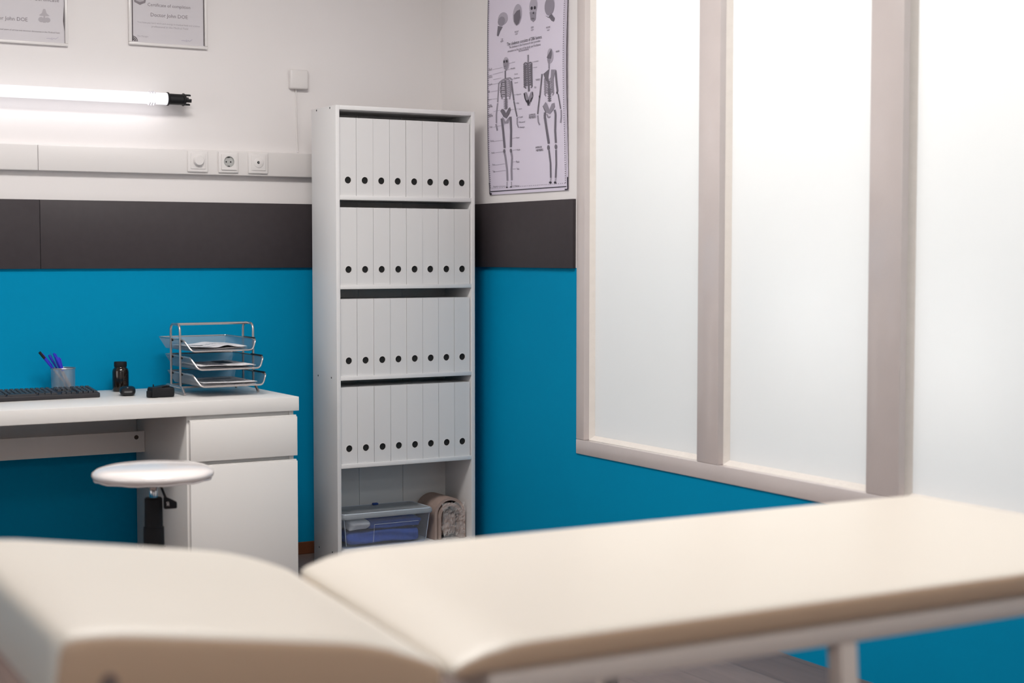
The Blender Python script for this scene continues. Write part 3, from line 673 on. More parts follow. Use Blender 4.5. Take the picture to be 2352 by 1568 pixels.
# ------------------------------------------------------------------ anatomy poster
PL=[(4,4,1,[(0.5076,2.013),(0.5077,1.9814)]),
(4,3,2,[(0.4577,1.9684),(0.4827,1.9767),(0.5077,1.9796),(0.5465,1.9795),(0.564,1.9691)]),
(4,2.6,2,[(0.5041,1.9729),(0.487,1.9754),(0.4756,1.9703),(0.4827,1.9644)]),
(4,2.6,2,[(0.5147,1.9737),(0.5345,1.9736),(0.5444,1.9657),(0.5373,1.9594)]),
(4,2.6,1,[(0.5041,1.9649),(0.4846,1.9675),(0.4715,1.9626),(0.4797,1.9565)]),
(4,2.6,2,[(0.5147,1.9656),(0.5374,1.9653),(0.5486,1.9573),(0.5406,1.951)]),
(4,2.6,2,[(0.5041,1.9568),(0.4825,1.9596),(0.468,1.9547),(0.477,1.9486)]),
(4,2.6,2,[(0.5147,1.9576),(0.5398,1.9571),(0.5522,1.9489),(0.5433,1.9427)]),
(4,2.6,1,[(0.5041,1.9487),(0.4811,1.9516),(0.4657,1.9468),(0.4753,1.9407)]),
(4,2.6,2,[(0.5147,1.9495),(0.5414,1.9489),(0.5546,1.9407),(0.5452,1.9345)]),
(4,2.6,2,[(0.5041,1.9406),(0.4806,1.9436),(0.4648,1.9388),(0.4747,1.9326)]),
(4,2.6,2,[(0.5148,1.9414),(0.5419,1.9408),(0.5554,1.9326),(0.5458,1.9264)]),
(4,2.6,1,[(0.5041,1.9325),(0.4811,1.9354),(0.4656,1.9306),(0.4753,1.9244)]),
(4,2.6,2,[(0.5148,1.9333),(0.5414,1.9328),(0.5546,1.9246),(0.5452,1.9184)]),
(4,2.6,2,[(0.5041,1.9244),(0.4825,1.9272),(0.468,1.9222),(0.477,1.9162)]),
(4,2.6,2,[(0.5148,1.9253),(0.5398,1.9249),(0.5522,1.9168),(0.5433,1.9106)]),
(4,2.6,1,[(0.5041,1.9163),(0.4846,1.9189),(0.4715,1.9138),(0.4797,1.9078)]),
(4,2.6,2,[(0.5148,1.9172),(0.5374,1.917),(0.5486,1.9091),(0.5406,1.9027)]),
(4,2.6,2,[(0.5041,1.9083),(0.487,1.9106),(0.4756,1.9054),(0.4827,1.8995)]),
(4,2.6,2,[(0.5148,1.9091),(0.5345,1.9092),(0.5444,1.9014),(0.5374,1.895)]),
(4,5,1,[(0.5077,1.9744),(0.5112,1.9196),(0.5112,1.8581)]),
(4,3,3,[(0.5041,1.9747),(0.5041,1.929)]),
(4,2,2,[(0.4934,1.8982),(0.5112,1.8915),(0.5254,1.8973)]),
(4,2,2,[(0.4934,1.8912),(0.5112,1.8845),(0.5254,1.8903)]),
(4,2,2,[(0.4934,1.8841),(0.5112,1.8774),(0.5254,1.8833)]),
(4,2,2,[(0.4934,1.8771),(0.5112,1.8704),(0.5254,1.8763)]),
(4,2,2,[(0.4934,1.87),(0.5112,1.8634),(0.5254,1.8693)]),
(4,2,2,[(0.4934,1.863),(0.5112,1.8563),(0.5254,1.8623)]),
(4,4,2,[(0.4541,1.9687),(0.4432,1.89)]),
(4,3,2,[(0.4432,1.8864),(0.4323,1.8429),(0.4323,1.8055)]),
(4,5,2,[(0.4287,1.8022),(0.4395,1.7748)]),
(4,4.5,1,[(0.557,1.9663),(0.5675,1.9148),(0.5745,1.8863)]),
(4,3,1,[(0.5745,1.8846),(0.5885,1.8434),(0.5989,1.82)]),
(4,3.5,2,[(0.5989,1.8165),(0.599,1.7904),(0.6094,1.7758)]),
(4,7,1,[(0.4756,1.822),(0.4863,1.7717),(0.497,1.7004)]),
(4,6,2,[(0.4899,1.6902),(0.5006,1.6649),(0.5113,1.6114),(0.5113,1.5672)]),
(4,7,1,[(0.5466,1.8238),(0.5501,1.7675),(0.5466,1.7011)]),
(4,6,2,[(0.5466,1.6871),(0.5537,1.6586),(0.5467,1.6098),(0.5467,1.5676)]),
(4,4,3,[(0.5077,1.5638),(0.5042,1.5409)]),
(4,4,3,[(0.5432,1.5624),(0.5432,1.5396)]),
(5,5,2,[(0.691,2.0566),(0.691,2.0241)]),
(5,2.6,1,[(0.6876,2.0228),(0.6673,2.0283),(0.6554,2.0209),(0.6741,2.0121)]),
(5,2.6,1,[(0.6944,2.0221),(0.7112,2.0255),(0.7213,2.0176),(0.7112,2.0101)]),
(5,2.6,1,[(0.6877,2.0142),(0.6673,2.0197),(0.6554,2.0123),(0.6741,2.0036)]),
(5,2.6,1,[(0.6944,2.0135),(0.7112,2.017),(0.7213,2.0091),(0.7113,2.0016)]),
(5,2.6,1,[(0.6877,2.0056),(0.6673,2.0111),(0.6554,2.0037),(0.6742,1.995)]),
(5,2.6,1,[(0.6944,2.005),(0.7113,2.0084),(0.7213,2.0006),(0.7113,1.993)]),
(5,2.6,1,[(0.6877,1.9971),(0.6674,2.0025),(0.6554,1.9951),(0.6742,1.9864)]),
(5,2.6,1,[(0.6944,1.9964),(0.7113,1.9999),(0.7213,1.9921),(0.7113,1.9845)]),
(5,2.6,1,[(0.6877,1.9885),(0.6674,1.9939),(0.6555,1.9865),(0.6742,1.9778)]),
(5,2.6,1,[(0.6945,1.9878),(0.7113,1.9913),(0.7214,1.9835),(0.7113,1.976)]),
(5,2.6,1,[(0.6877,1.9799),(0.6674,1.9853),(0.6555,1.9779),(0.6742,1.9692)]),
(5,2.6,1,[(0.6945,1.9793),(0.7113,1.9828),(0.7214,1.975),(0.7113,1.9674)]),
(5,2.6,1,[(0.6877,1.9714),(0.6674,1.9767),(0.6555,1.9693),(0.6742,1.9606)]),
(5,2.6,1,[(0.6945,1.9707),(0.7113,1.9743),(0.7214,1.9665),(0.7113,1.9589)]),
(5,2.6,1,[(0.6877,1.9628),(0.6674,1.9681),(0.6555,1.9606),(0.6742,1.952)]),
(5,2.6,1,[(0.6945,1.9622),(0.7113,1.9657),(0.7214,1.9579),(0.7114,1.9503)]),
(5,2.6,1,[(0.6878,1.9542),(0.6674,1.9595),(0.6555,1.952),(0.6742,1.9435)]),
(5,2.6,1,[(0.6945,1.9536),(0.7113,1.9572),(0.7214,1.9494),(0.7114,1.9418)]),
(5,2.6,1,[(0.6878,1.9457),(0.6674,1.9509),(0.6555,1.9434),(0.6742,1.9349)]),
(5,2.6,1,[(0.6945,1.945),(0.7114,1.9486),(0.7214,1.9409),(0.7114,1.9332)]),
(5,2.6,1,[(0.6878,1.9371),(0.6674,1.9423),(0.6555,1.9348),(0.6743,1.9263)]),
(5,2.6,1,[(0.6945,1.9365),(0.7114,1.9401),(0.7215,1.9323),(0.7114,1.9247)]),
(5,6,1,[(0.6876,2.0228),(0.6911,1.9642),(0.6946,1.9125)]),
(5,4,3,[(0.6961,2.0151),(0.6962,1.9637)]),
(5,3,0,[(0.6573,1.9088),(0.6641,1.8876),(0.6777,1.871)]),
(5,3,0,[(0.7215,1.9067),(0.7215,1.8896),(0.7048,1.8705)]),
(6,3,2,[(0.8496,2.0063),(0.8497,1.9862)]),
(6,2.4,2,[(0.8466,1.9446),(0.8238,1.9551),(0.8124,1.9478),(0.8238,1.9383)]),
(6,2.4,2,[(0.853,1.944),(0.8723,1.9539),(0.882,1.9463),(0.8724,1.9372)]),
(6,2.4,2,[(0.8466,1.9354),(0.8238,1.9459),(0.8124,1.9385),(0.8239,1.929)]),
(6,2.4,2,[(0.853,1.9348),(0.8723,1.9447),(0.882,1.9371),(0.8724,1.928)]),
(6,2.4,2,[(0.8466,1.9261),(0.8238,1.9366),(0.8125,1.9292),(0.8239,1.9198)]),
(6,2.4,2,[(0.8531,1.9255),(0.8724,1.9355),(0.882,1.9279),(0.8724,1.9188)]),
(6,2.4,2,[(0.8466,1.9169),(0.8239,1.9273),(0.8125,1.9199),(0.8239,1.9105)]),
(6,2.4,2,[(0.8531,1.9163),(0.8724,1.9263),(0.8821,1.9187),(0.8725,1.9096)]),
(6,2.4,2,[(0.8467,1.9077),(0.8239,1.9181),(0.8125,1.9107),(0.8239,1.9012)]),
(6,2.4,2,[(0.8531,1.9071),(0.8724,1.9171),(0.8821,1.9096),(0.8725,1.9004)]),
(6,2.4,2,[(0.8467,1.8984),(0.8239,1.9088),(0.8125,1.9014),(0.824,1.892)]),
(6,2.4,2,[(0.8532,1.8979),(0.8725,1.9079),(0.8821,1.9004),(0.8725,1.8912)]),
(6,2.4,2,[(0.8467,1.8892),(0.824,1.8996),(0.8126,1.8921),(0.824,1.8827)]),
(6,2.4,2,[(0.8532,1.8886),(0.8725,1.8987),(0.8822,1.8912),(0.8726,1.882)]),
(6,5,1,[(0.8466,1.9412),(0.85,1.8604)]),
(6,2,1,[(0.8369,1.9068),(0.8499,1.9023),(0.8628,1.9062)]),
(6,2,1,[(0.837,1.8984),(0.8499,1.894),(0.8628,1.8979)]),
(6,2,1,[(0.837,1.89),(0.85,1.8856),(0.8629,1.8895)]),
(6,2,1,[(0.837,1.8816),(0.85,1.8772),(0.8629,1.8811)]),
(6,2,1,[(0.837,1.8732),(0.85,1.8688),(0.8629,1.8727)]),
(6,2,1,[(0.8371,1.8648),(0.85,1.8604),(0.8629,1.8644)]),
(6,4.5,1,[(0.7976,1.9711),(0.7879,1.9298),(0.7781,1.8883)]),
(6,3,1,[(0.7748,1.8818),(0.765,1.8469),(0.7584,1.8185)]),
(6,3,2,[(0.7584,1.8134),(0.7618,1.7876),(0.7717,1.775)]),
(6,5.5,1,[(0.8979,1.9748),(0.9044,1.9276),(0.9109,1.892)]),
(6,3.5,1,[(0.9141,1.8834),(0.9237,1.8511),(0.9302,1.8256)]),
(6,4,2,[(0.9333,1.8221),(0.9334,1.7955),(0.9272,1.7726)]),
(6,4,1,[(0.8012,1.8475),(0.8209,1.8206)]),
(6,4,2,[(0.8275,1.8134),(0.8373,1.7992),(0.8535,1.8013)]),
(6,7,1,[(0.8144,1.8211),(0.8112,1.8044),(0.8244,1.7495),(0.8376,1.698)]),
(6,6,1,[(0.8856,1.8257),(0.892,1.8085),(0.8858,1.7454),(0.8892,1.6983)]),
(6,5,1,[(0.8376,1.6727),(0.8475,1.6216),(0.8477,1.5659)]),
(6,5,1,[(0.8893,1.6715),(0.8895,1.6196),(0.8832,1.5645)]),
(6,3,3,[(0.8477,1.5659),(0.8445,1.5525)]),
(6,3,3,[(0.8832,1.5645),(0.8801,1.5511)]),
(7,0.8,3,[(0.4034,2.0268),(0.4863,2.0274)]),
(7,0.8,3,[(0.407,2.0068),(0.4899,2.0095)]),
(7,0.8,3,[(0.407,1.9855),(0.4756,1.9862)]),
(7,0.8,3,[(0.3997,1.9666),(0.4541,1.967)]),
(7,0.8,3,[(0.3887,1.9372),(0.4684,1.9374)]),
(7,0.8,3,[(0.3996,1.906),(0.4432,1.9059)]),
(7,0.8,3,[(0.4105,1.8552),(0.4648,1.8564)]),
(7,0.8,3,[(0.4069,1.7912),(0.5041,1.7952)]),
(7,0.8,3,[(0.4032,1.7325),(0.4827,1.7331)]),
(7,0.8,3,[(0.4177,1.6852),(0.4863,1.6869)]),
(7,0.8,3,[(0.414,1.6354),(0.4934,1.6369)]),
(7,0.8,3,[(0.4177,1.6084),(0.5006,1.6101)]),
(7,0.8,3,[(0.4322,1.5471),(0.4935,1.5466)]),
(7,0.8,3,[(0.5607,1.688),(0.599,1.6894)]),
(7,0.8,3,[(0.5359,2.0382),(0.564,2.0388)]),
(7,0.8,3,[(0.5218,2.0134),(0.5535,2.0155)]),
(7,0.8,3,[(0.5465,1.9725),(0.5745,1.9734)]),
(7,0.8,3,[(0.5745,1.909),(0.5988,1.9086)]),
(7,0.8,3,[(0.578,1.8756),(0.5989,1.8739)]),
(7,0.8,3,[(0.5501,1.8516),(0.6058,1.8508)]),
(7,0.8,3,[(0.6024,1.8163),(0.6162,1.817)]),
(7,0.8,3,[(0.6059,1.7969),(0.6197,1.7977)]),
(7,0.8,3,[(0.6094,1.7758),(0.6232,1.7766)]),
(7,0.8,3,[(0.5571,1.7355),(0.5921,1.7369)]),
(7,0.8,3,[(0.5607,1.6407),(0.5817,1.6414)]),
(7,0.8,3,[(0.5572,1.6128),(0.5817,1.6135)]),
(7,0.8,3,[(0.5432,1.5448),(0.5678,1.5457)]),
(7,0.8,3,[(0.7213,2.0245),(0.738,2.0245)]),
(7,0.8,3,[(0.7247,2.002),(0.738,2.0023)])]
PF=[(0,3,[(0.5241,2.2146),(0.5173,2.2071),(0.5068,2.2016),(0.4938,2.1987),(0.4799,2.199),(0.4667,2.2023),(0.4558,2.2082),(0.4486,2.2161),(0.4459,2.2249),(0.4482,2.2337),(0.455,2.2413),(0.4657,2.2468),(0.4788,2.2496),(0.4927,2.2492),(0.5059,2.2459),(0.5166,2.2399),(0.5237,2.2321),(0.5263,2.2233)]),
(0,2,[(0.5028,2.2074),(0.4972,2.2021),(0.489,2.1982),(0.4792,2.1964),(0.4689,2.1968),(0.4594,2.1994),(0.4518,2.2039),(0.4471,2.2098),(0.4459,2.2162),(0.4482,2.2225),(0.4539,2.2279),(0.4621,2.2317),(0.472,2.2334),(0.4823,2.233),(0.4918,2.2303),(0.4992,2.2259),(0.5039,2.2201),(0.5051,2.2137)]),
(0,1,[(0.4469,2.1991),(0.4863,2.1908),(0.4649,2.1758),(0.4505,2.1563),(0.4397,2.1611),(0.4433,2.1819)]),
(1,3,[(0.6363,2.2199),(0.6328,2.2057),(0.6256,2.1938),(0.6155,2.1857),(0.6038,2.1823),(0.5918,2.1841),(0.581,2.1908),(0.5727,2.2017),(0.568,2.2155),(0.5674,2.2304),(0.5709,2.2447),(0.5783,2.2566),(0.5884,2.2647),(0.6002,2.268),(0.6122,2.2661),(0.6229,2.2593),(0.631,2.2484),(0.6357,2.2347)]),
(1,1,[(0.5743,2.227),(0.5985,2.2411),(0.6226,2.2432),(0.6295,2.2113),(0.6158,2.1889),(0.5986,2.1824),(0.5778,2.2005)]),
(2,3,[(0.7541,2.2388),(0.7512,2.2277),(0.745,2.2184),(0.7363,2.2122),(0.7262,2.2097),(0.7157,2.2113),(0.7063,2.2168),(0.699,2.2256),(0.6947,2.2365),(0.694,2.2483),(0.697,2.2595),(0.7032,2.2687),(0.712,2.2749),(0.7222,2.2773),(0.7326,2.2756),(0.742,2.2701),(0.7492,2.2613),(0.7534,2.2505)]),
(2,2,[(0.6974,2.2232),(0.7475,2.2167),(0.7443,2.1884),(0.7277,2.1803),(0.7076,2.1913)]),
(2,0,[(0.7229,2.2352),(0.7223,2.2329),(0.7208,2.2311),(0.7185,2.2299),(0.7157,2.2294),(0.7127,2.2298),(0.7098,2.231),(0.7075,2.2328),(0.706,2.2351),(0.7055,2.2375),(0.706,2.2397),(0.7075,2.2416),(0.7098,2.2428),(0.7126,2.2432),(0.7157,2.2428),(0.7185,2.2417),(0.7208,2.2398),(0.7223,2.2376)]),
(2,0,[(0.7455,2.2339),(0.745,2.2317),(0.7437,2.2298),(0.7415,2.2286),(0.7389,2.2281),(0.7362,2.2285),(0.7336,2.2296),(0.7314,2.2314),(0.73,2.2336),(0.7295,2.236),(0.73,2.2383),(0.7314,2.2401),(0.7335,2.2414),(0.7361,2.2418),(0.7389,2.2415),(0.7415,2.2403),(0.7436,2.2385),(0.745,2.2363)]),
(2,0,[(0.7209,2.2151),(0.7309,2.2223),(0.7343,2.21)]),
(2,1,[(0.7376,2.1926),(0.7368,2.1915),(0.7345,2.1908),(0.731,2.1905),(0.7266,2.1906),(0.722,2.1912),(0.7176,2.1922),(0.714,2.1934),(0.7117,2.1947),(0.7109,2.1959),(0.7117,2.197),(0.714,2.1977),(0.7176,2.198),(0.722,2.1979),(0.7266,2.1973),(0.731,2.1964),(0.7345,2.1952),(0.7368,2.1938)]),
(3,2,[(0.881,2.2219),(0.8777,2.2099),(0.8706,2.2),(0.8604,2.1933),(0.8485,2.1908),(0.8361,2.1927),(0.8249,2.1988),(0.8162,2.2084),(0.811,2.2203),(0.81,2.2331),(0.8134,2.2452),(0.8206,2.2551),(0.8309,2.2617),(0.8429,2.2641),(0.8552,2.2621),(0.8664,2.2559),(0.875,2.2463),(0.8801,2.2345)]),
(3,1,[(0.8166,2.1944),(0.8394,2.1832),(0.8587,2.1991),(0.8876,2.1754),(0.8813,2.1629),(0.8652,2.1682),(0.8458,2.184)]),
(4,3,[(0.5394,2.0378),(0.5379,2.029),(0.5337,2.0216),(0.5271,2.0164),(0.519,2.014),(0.5104,2.0149),(0.5023,2.0188),(0.4957,2.0253),(0.4914,2.0337),(0.4899,2.0429),(0.4914,2.0517),(0.4957,2.0592),(0.5023,2.0644),(0.5104,2.0667),(0.519,2.0658),(0.5271,2.0618),(0.5337,2.0553),(0.5379,2.0469)]),
(4,2,[(0.4934,2.0566),(0.5324,2.056),(0.5324,2.0316),(0.5183,2.0102),(0.497,2.0211)]),
(4,0,[(0.5076,2.0481),(0.5072,2.0463),(0.506,2.0449),(0.5041,2.0439),(0.5018,2.0435),(0.4993,2.0437),(0.497,2.0446),(0.4951,2.046),(0.4939,2.0477),(0.4934,2.0495),(0.4939,2.0513),(0.4951,2.0528),(0.497,2.0537),(0.4993,2.0541),(0.5018,2.0539),(0.5041,2.053),(0.506,2.0516),(0.5072,2.0499)]),
(4,0,[(0.5289,2.0477),(0.5284,2.0459),(0.5272,2.0444),(0.5253,2.0435),(0.523,2.0431),(0.5206,2.0433),(0.5183,2.0442),(0.5164,2.0456),(0.5152,2.0473),(0.5147,2.0491),(0.5152,2.0509),(0.5164,2.0523),(0.5183,2.0533),(0.5206,2.0537),(0.523,2.0534),(0.5253,2.0526),(0.5272,2.0512),(0.5284,2.0495)]),
(4,1,[(0.497,2.0316),(0.5218,2.0309),(0.5112,2.0214)]),
(4,1,[(0.4648,1.8528),(0.4792,1.8606),(0.497,1.8557),(0.5112,1.8405),(0.5289,1.8567),(0.543,1.8626),(0.5501,1.8516),(0.536,1.8334),(0.5148,1.8191),(0.4899,1.828)]),
(4,2,[(0.4792,1.8288),(0.4934,1.8207),(0.5077,1.8056),(0.5254,1.8184),(0.5395,1.8243),(0.5289,1.7988),(0.4934,1.7995)]),
(4,1,[(0.5024,1.6877),(0.5018,1.6848),(0.5003,1.6822),(0.4979,1.6803),(0.495,1.6794),(0.4919,1.6796),(0.489,1.6808),(0.4866,1.6829),(0.4851,1.6857),(0.4845,1.6887),(0.4851,1.6917),(0.4866,1.6943),(0.489,1.6961),(0.4919,1.697),(0.495,1.6968),(0.4979,1.6956),(0.5003,1.6935),(0.5018,1.6908)]),
(4,1,[(0.5554,1.6866),(0.5549,1.6836),(0.5534,1.6811),(0.551,1.6792),(0.5482,1.6783),(0.5451,1.6785),(0.5422,1.6797),(0.5399,1.6818),(0.5383,1.6845),(0.5378,1.6876),(0.5383,1.6905),(0.5399,1.6931),(0.5422,1.6949),(0.5451,1.6958),(0.5481,1.6956),(0.551,1.6944),(0.5534,1.6923),(0.5549,1.6896)]),
(4,0,[(0.5113,1.5407),(0.5109,1.5398),(0.5096,1.539),(0.5077,1.5385),(0.5054,1.5383),(0.5029,1.5384),(0.5006,1.5388),(0.4987,1.5394),(0.4975,1.5403),(0.497,1.5412),(0.4975,1.5421),(0.4987,1.5428),(0.5006,1.5434),(0.5029,1.5436),(0.5054,1.5435),(0.5077,1.5431),(0.5096,1.5425),(0.5109,1.5416)]),
(4,0,[(0.5467,1.5412),(0.5463,1.5403),(0.545,1.5396),(0.5432,1.539),(0.5409,1.5388),(0.5384,1.5389),(0.5361,1.5393),(0.5342,1.5399),(0.533,1.5408),(0.5326,1.5417),(0.533,1.5426),(0.5342,1.5433),(0.5361,1.5439),(0.5384,1.5441),(0.5409,1.544),(0.5432,1.5436),(0.545,1.5429),(0.5463,1.5421)]),
(5,2,[(0.6607,1.912),(0.6777,1.9105),(0.6913,1.887),(0.7081,1.9079),(0.7215,1.9101),(0.7249,1.8928),(0.7081,1.8736),(0.6981,1.8556),(0.6812,1.857),(0.6709,1.8836)]),
(5,0,[(0.6743,1.8764),(0.6913,1.8819),(0.7014,1.8673),(0.6879,1.8564)]),
(6,3,[(0.8817,2.033),(0.8804,2.0235),(0.8765,2.0154),(0.8705,2.0096),(0.8632,2.007),(0.8554,2.0078),(0.848,2.012),(0.8419,2.0189),(0.838,2.0279),(0.8366,2.0378),(0.8379,2.0474),(0.8418,2.0556),(0.8478,2.0613),(0.8552,2.0638),(0.863,2.063),(0.8704,2.0588),(0.8764,2.0518),(0.8803,2.0429)]),
(6,1,[(0.8333,2.0314),(0.8527,2.0478),(0.8688,2.0611),(0.872,2.0391),(0.8657,2.023),(0.8398,2.0257)]),
(6,2,[(0.8366,2.0244),(0.8624,2.0234),(0.8561,2.0056),(0.8431,2.007)]),
(6,1,[(0.8074,1.9701),(0.827,1.9767),(0.8529,1.9859),(0.8433,1.9499),(0.8499,1.9225),(0.8206,1.9487)]),
(6,2,[(0.8658,1.9813),(0.901,1.9778),(0.8852,1.9493),(0.8595,1.9317)]),
(6,0,[(0.7824,1.8845),(0.782,1.8828),(0.781,1.8814),(0.7794,1.8804),(0.7775,1.8799),(0.7754,1.8801),(0.7735,1.8809),(0.7719,1.8821),(0.7709,1.8838),(0.7705,1.8855),(0.7708,1.8872),(0.7719,1.8887),(0.7735,1.8897),(0.7754,1.8901),(0.7775,1.89),(0.7794,1.8892),(0.781,1.8879),(0.782,1.8863)]),
(6,0,[(0.9134,1.8885),(0.9131,1.8868),(0.9121,1.8854),(0.9106,1.8844),(0.9087,1.884),(0.9067,1.8841),(0.9049,1.8849),(0.9033,1.8861),(0.9023,1.8877),(0.902,1.8895),(0.9023,1.8912),(0.9033,1.8926),(0.9048,1.8936),(0.9067,1.894),(0.9087,1.8938),(0.9106,1.8931),(0.9121,1.8918),(0.9131,1.8902)]),
(6,2,[(0.8012,1.8475),(0.8208,1.8611),(0.8306,1.8535),(0.8469,1.8287),(0.8662,1.8507),(0.8855,1.8525),(0.8887,1.8372),(0.8727,1.8234),(0.8502,1.8117),(0.8242,1.8203)]),
(6,1,[(0.8441,1.6825),(0.8435,1.679),(0.8418,1.6761),(0.8393,1.674),(0.8361,1.673),(0.8327,1.6731),(0.8295,1.6745),(0.8269,1.6769),(0.8252,1.6801),(0.8246,1.6836),(0.8251,1.687),(0.8268,1.69),(0.8294,1.6921),(0.8326,1.6931),(0.836,1.6929),(0.8392,1.6915),(0.8418,1.6891),(0.8435,1.686)]),
(6,1,[(0.8989,1.6827),(0.8983,1.6793),(0.8966,1.6764),(0.8941,1.6743),(0.891,1.6733),(0.8876,1.6735),(0.8845,1.6748),(0.8819,1.6772),(0.8802,1.6803),(0.8796,1.6838),(0.8802,1.6872),(0.8819,1.6901),(0.8844,1.6922),(0.8876,1.6933),(0.8909,1.6931),(0.894,1.6917),(0.8966,1.6893),(0.8983,1.6862)]),
(6,0,[(0.8542,1.5471),(0.8537,1.5457),(0.852,1.5444),(0.8494,1.5436),(0.8462,1.5432),(0.8428,1.5433),(0.8396,1.544),(0.837,1.545),(0.8353,1.5463),(0.8347,1.5478),(0.8353,1.5492),(0.837,1.5504),(0.8396,1.5513),(0.8428,1.5517),(0.8462,1.5515),(0.8494,1.5509),(0.852,1.5499),(0.8536,1.5485)]),
(6,0,[(0.8897,1.5457),(0.8891,1.5443),(0.8875,1.5431),(0.8849,1.5423),(0.8818,1.5419),(0.8784,1.542),(0.8753,1.5426),(0.8727,1.5437),(0.871,1.545),(0.8704,1.5465),(0.871,1.5479),(0.8727,1.5491),(0.8752,1.5499),(0.8784,1.5503),(0.8817,1.5502),(0.8849,1.5495),(0.8875,1.5485),(0.8891,1.5472)])]
PT=[('The skeleton consists of 206 bones.',0.5218,2.1096,0.2754,0),('The skeleton is the framework that provides',0.5394,2.0972,0.2447,1),('structure to the rest of the body and facilitates',0.5288,2.0826,0.2587,1),('the movement.',0.6159,2.075,0.0818,1),('TOP',0.472,2.138,0.0179,1),('VIEW',0.4684,2.1296,0.025,1),('FRONT',0.5848,2.1546,0.0311,1),('VIEW',0.5882,2.1456,0.0208,1),('SIDE',0.711,2.1568,0.02,1),('VIEW',0.711,2.1474,0.0201,1),('INSIDE',0.8265,2.1429,0.0291,1),('VIEW',0.833,2.1321,0.0194,1),('HEAD',0.9008,2.0427,0.0254,0),('TORSO',0.7481,1.9486,0.0331,0),('SUPERIOR',0.6914,1.8149,0.0504,0),('MEMBERS',0.6914,1.8046,0.0537,0),('INFERIOR',0.7387,1.685,0.0465,0),('MEMBERS',0.7421,1.6729,0.053,0),('Skull',0.3704,2.0246,0.0257,1),('Vertebral',0.3667,2.0018,0.0294,1),('column',0.3667,1.9946,0.033,1),('Scapula',0.3667,1.9651,0.033,1),('Rib',0.3666,1.9356,0.0148,1),('Humerus',0.3666,1.9042,0.0294,1),('Lumbar',0.3666,1.8809,0.0294,1),('spine',0.3703,1.8735,0.0293,1),('Sacral',0.3702,1.8421,0.0221,1),('bone',0.3702,1.8341,0.033,1),('Pubis',0.3775,1.7896,0.022,1),('Femur',0.3812,1.7321,0.0293,1),('Patella',0.3885,1.6832,0.0256,1),('Fibula',0.3921,1.6346,0.0219,1),('Tibia',0.3921,1.6059,0.0219,1),('Metatarsal',0.392,1.5449,0.0366,1),('Cranium',0.564,2.0371,0.0243,1),('Mandible',0.5535,2.012,0.0348,1),('Clavicle',0.5814,1.9875,0.0277,1),('Manubrium',0.578,1.9713,0.0449,1),('Sternum',0.5814,1.9536,0.0278,1),('Humerus',0.5988,1.9052,0.0345,1),('Ulna',0.5989,1.8704,0.0173,1),('Sacrum',0.6127,1.8468,0.0241,1),('Carpal',0.6162,1.8135,0.0275,1),('Metacarpal',0.6163,1.7927,0.0446,1),('Phalanges',0.6197,1.7725,0.0378,1),('Femur',0.5921,1.7334,0.0242,1),('Patella',0.5956,1.6844,0.0242,1),('Fibula',0.5852,1.636,0.0278,1),('Tibia',0.5887,1.6079,0.0208,1),('Phalanges',0.5713,1.5412,0.0348,1),('Acromion',0.738,2.0219,0.0332,1),('Vertebra',0.738,1.9998,0.0233,1),('Rib',0.7382,1.9206,0.0133,1)]

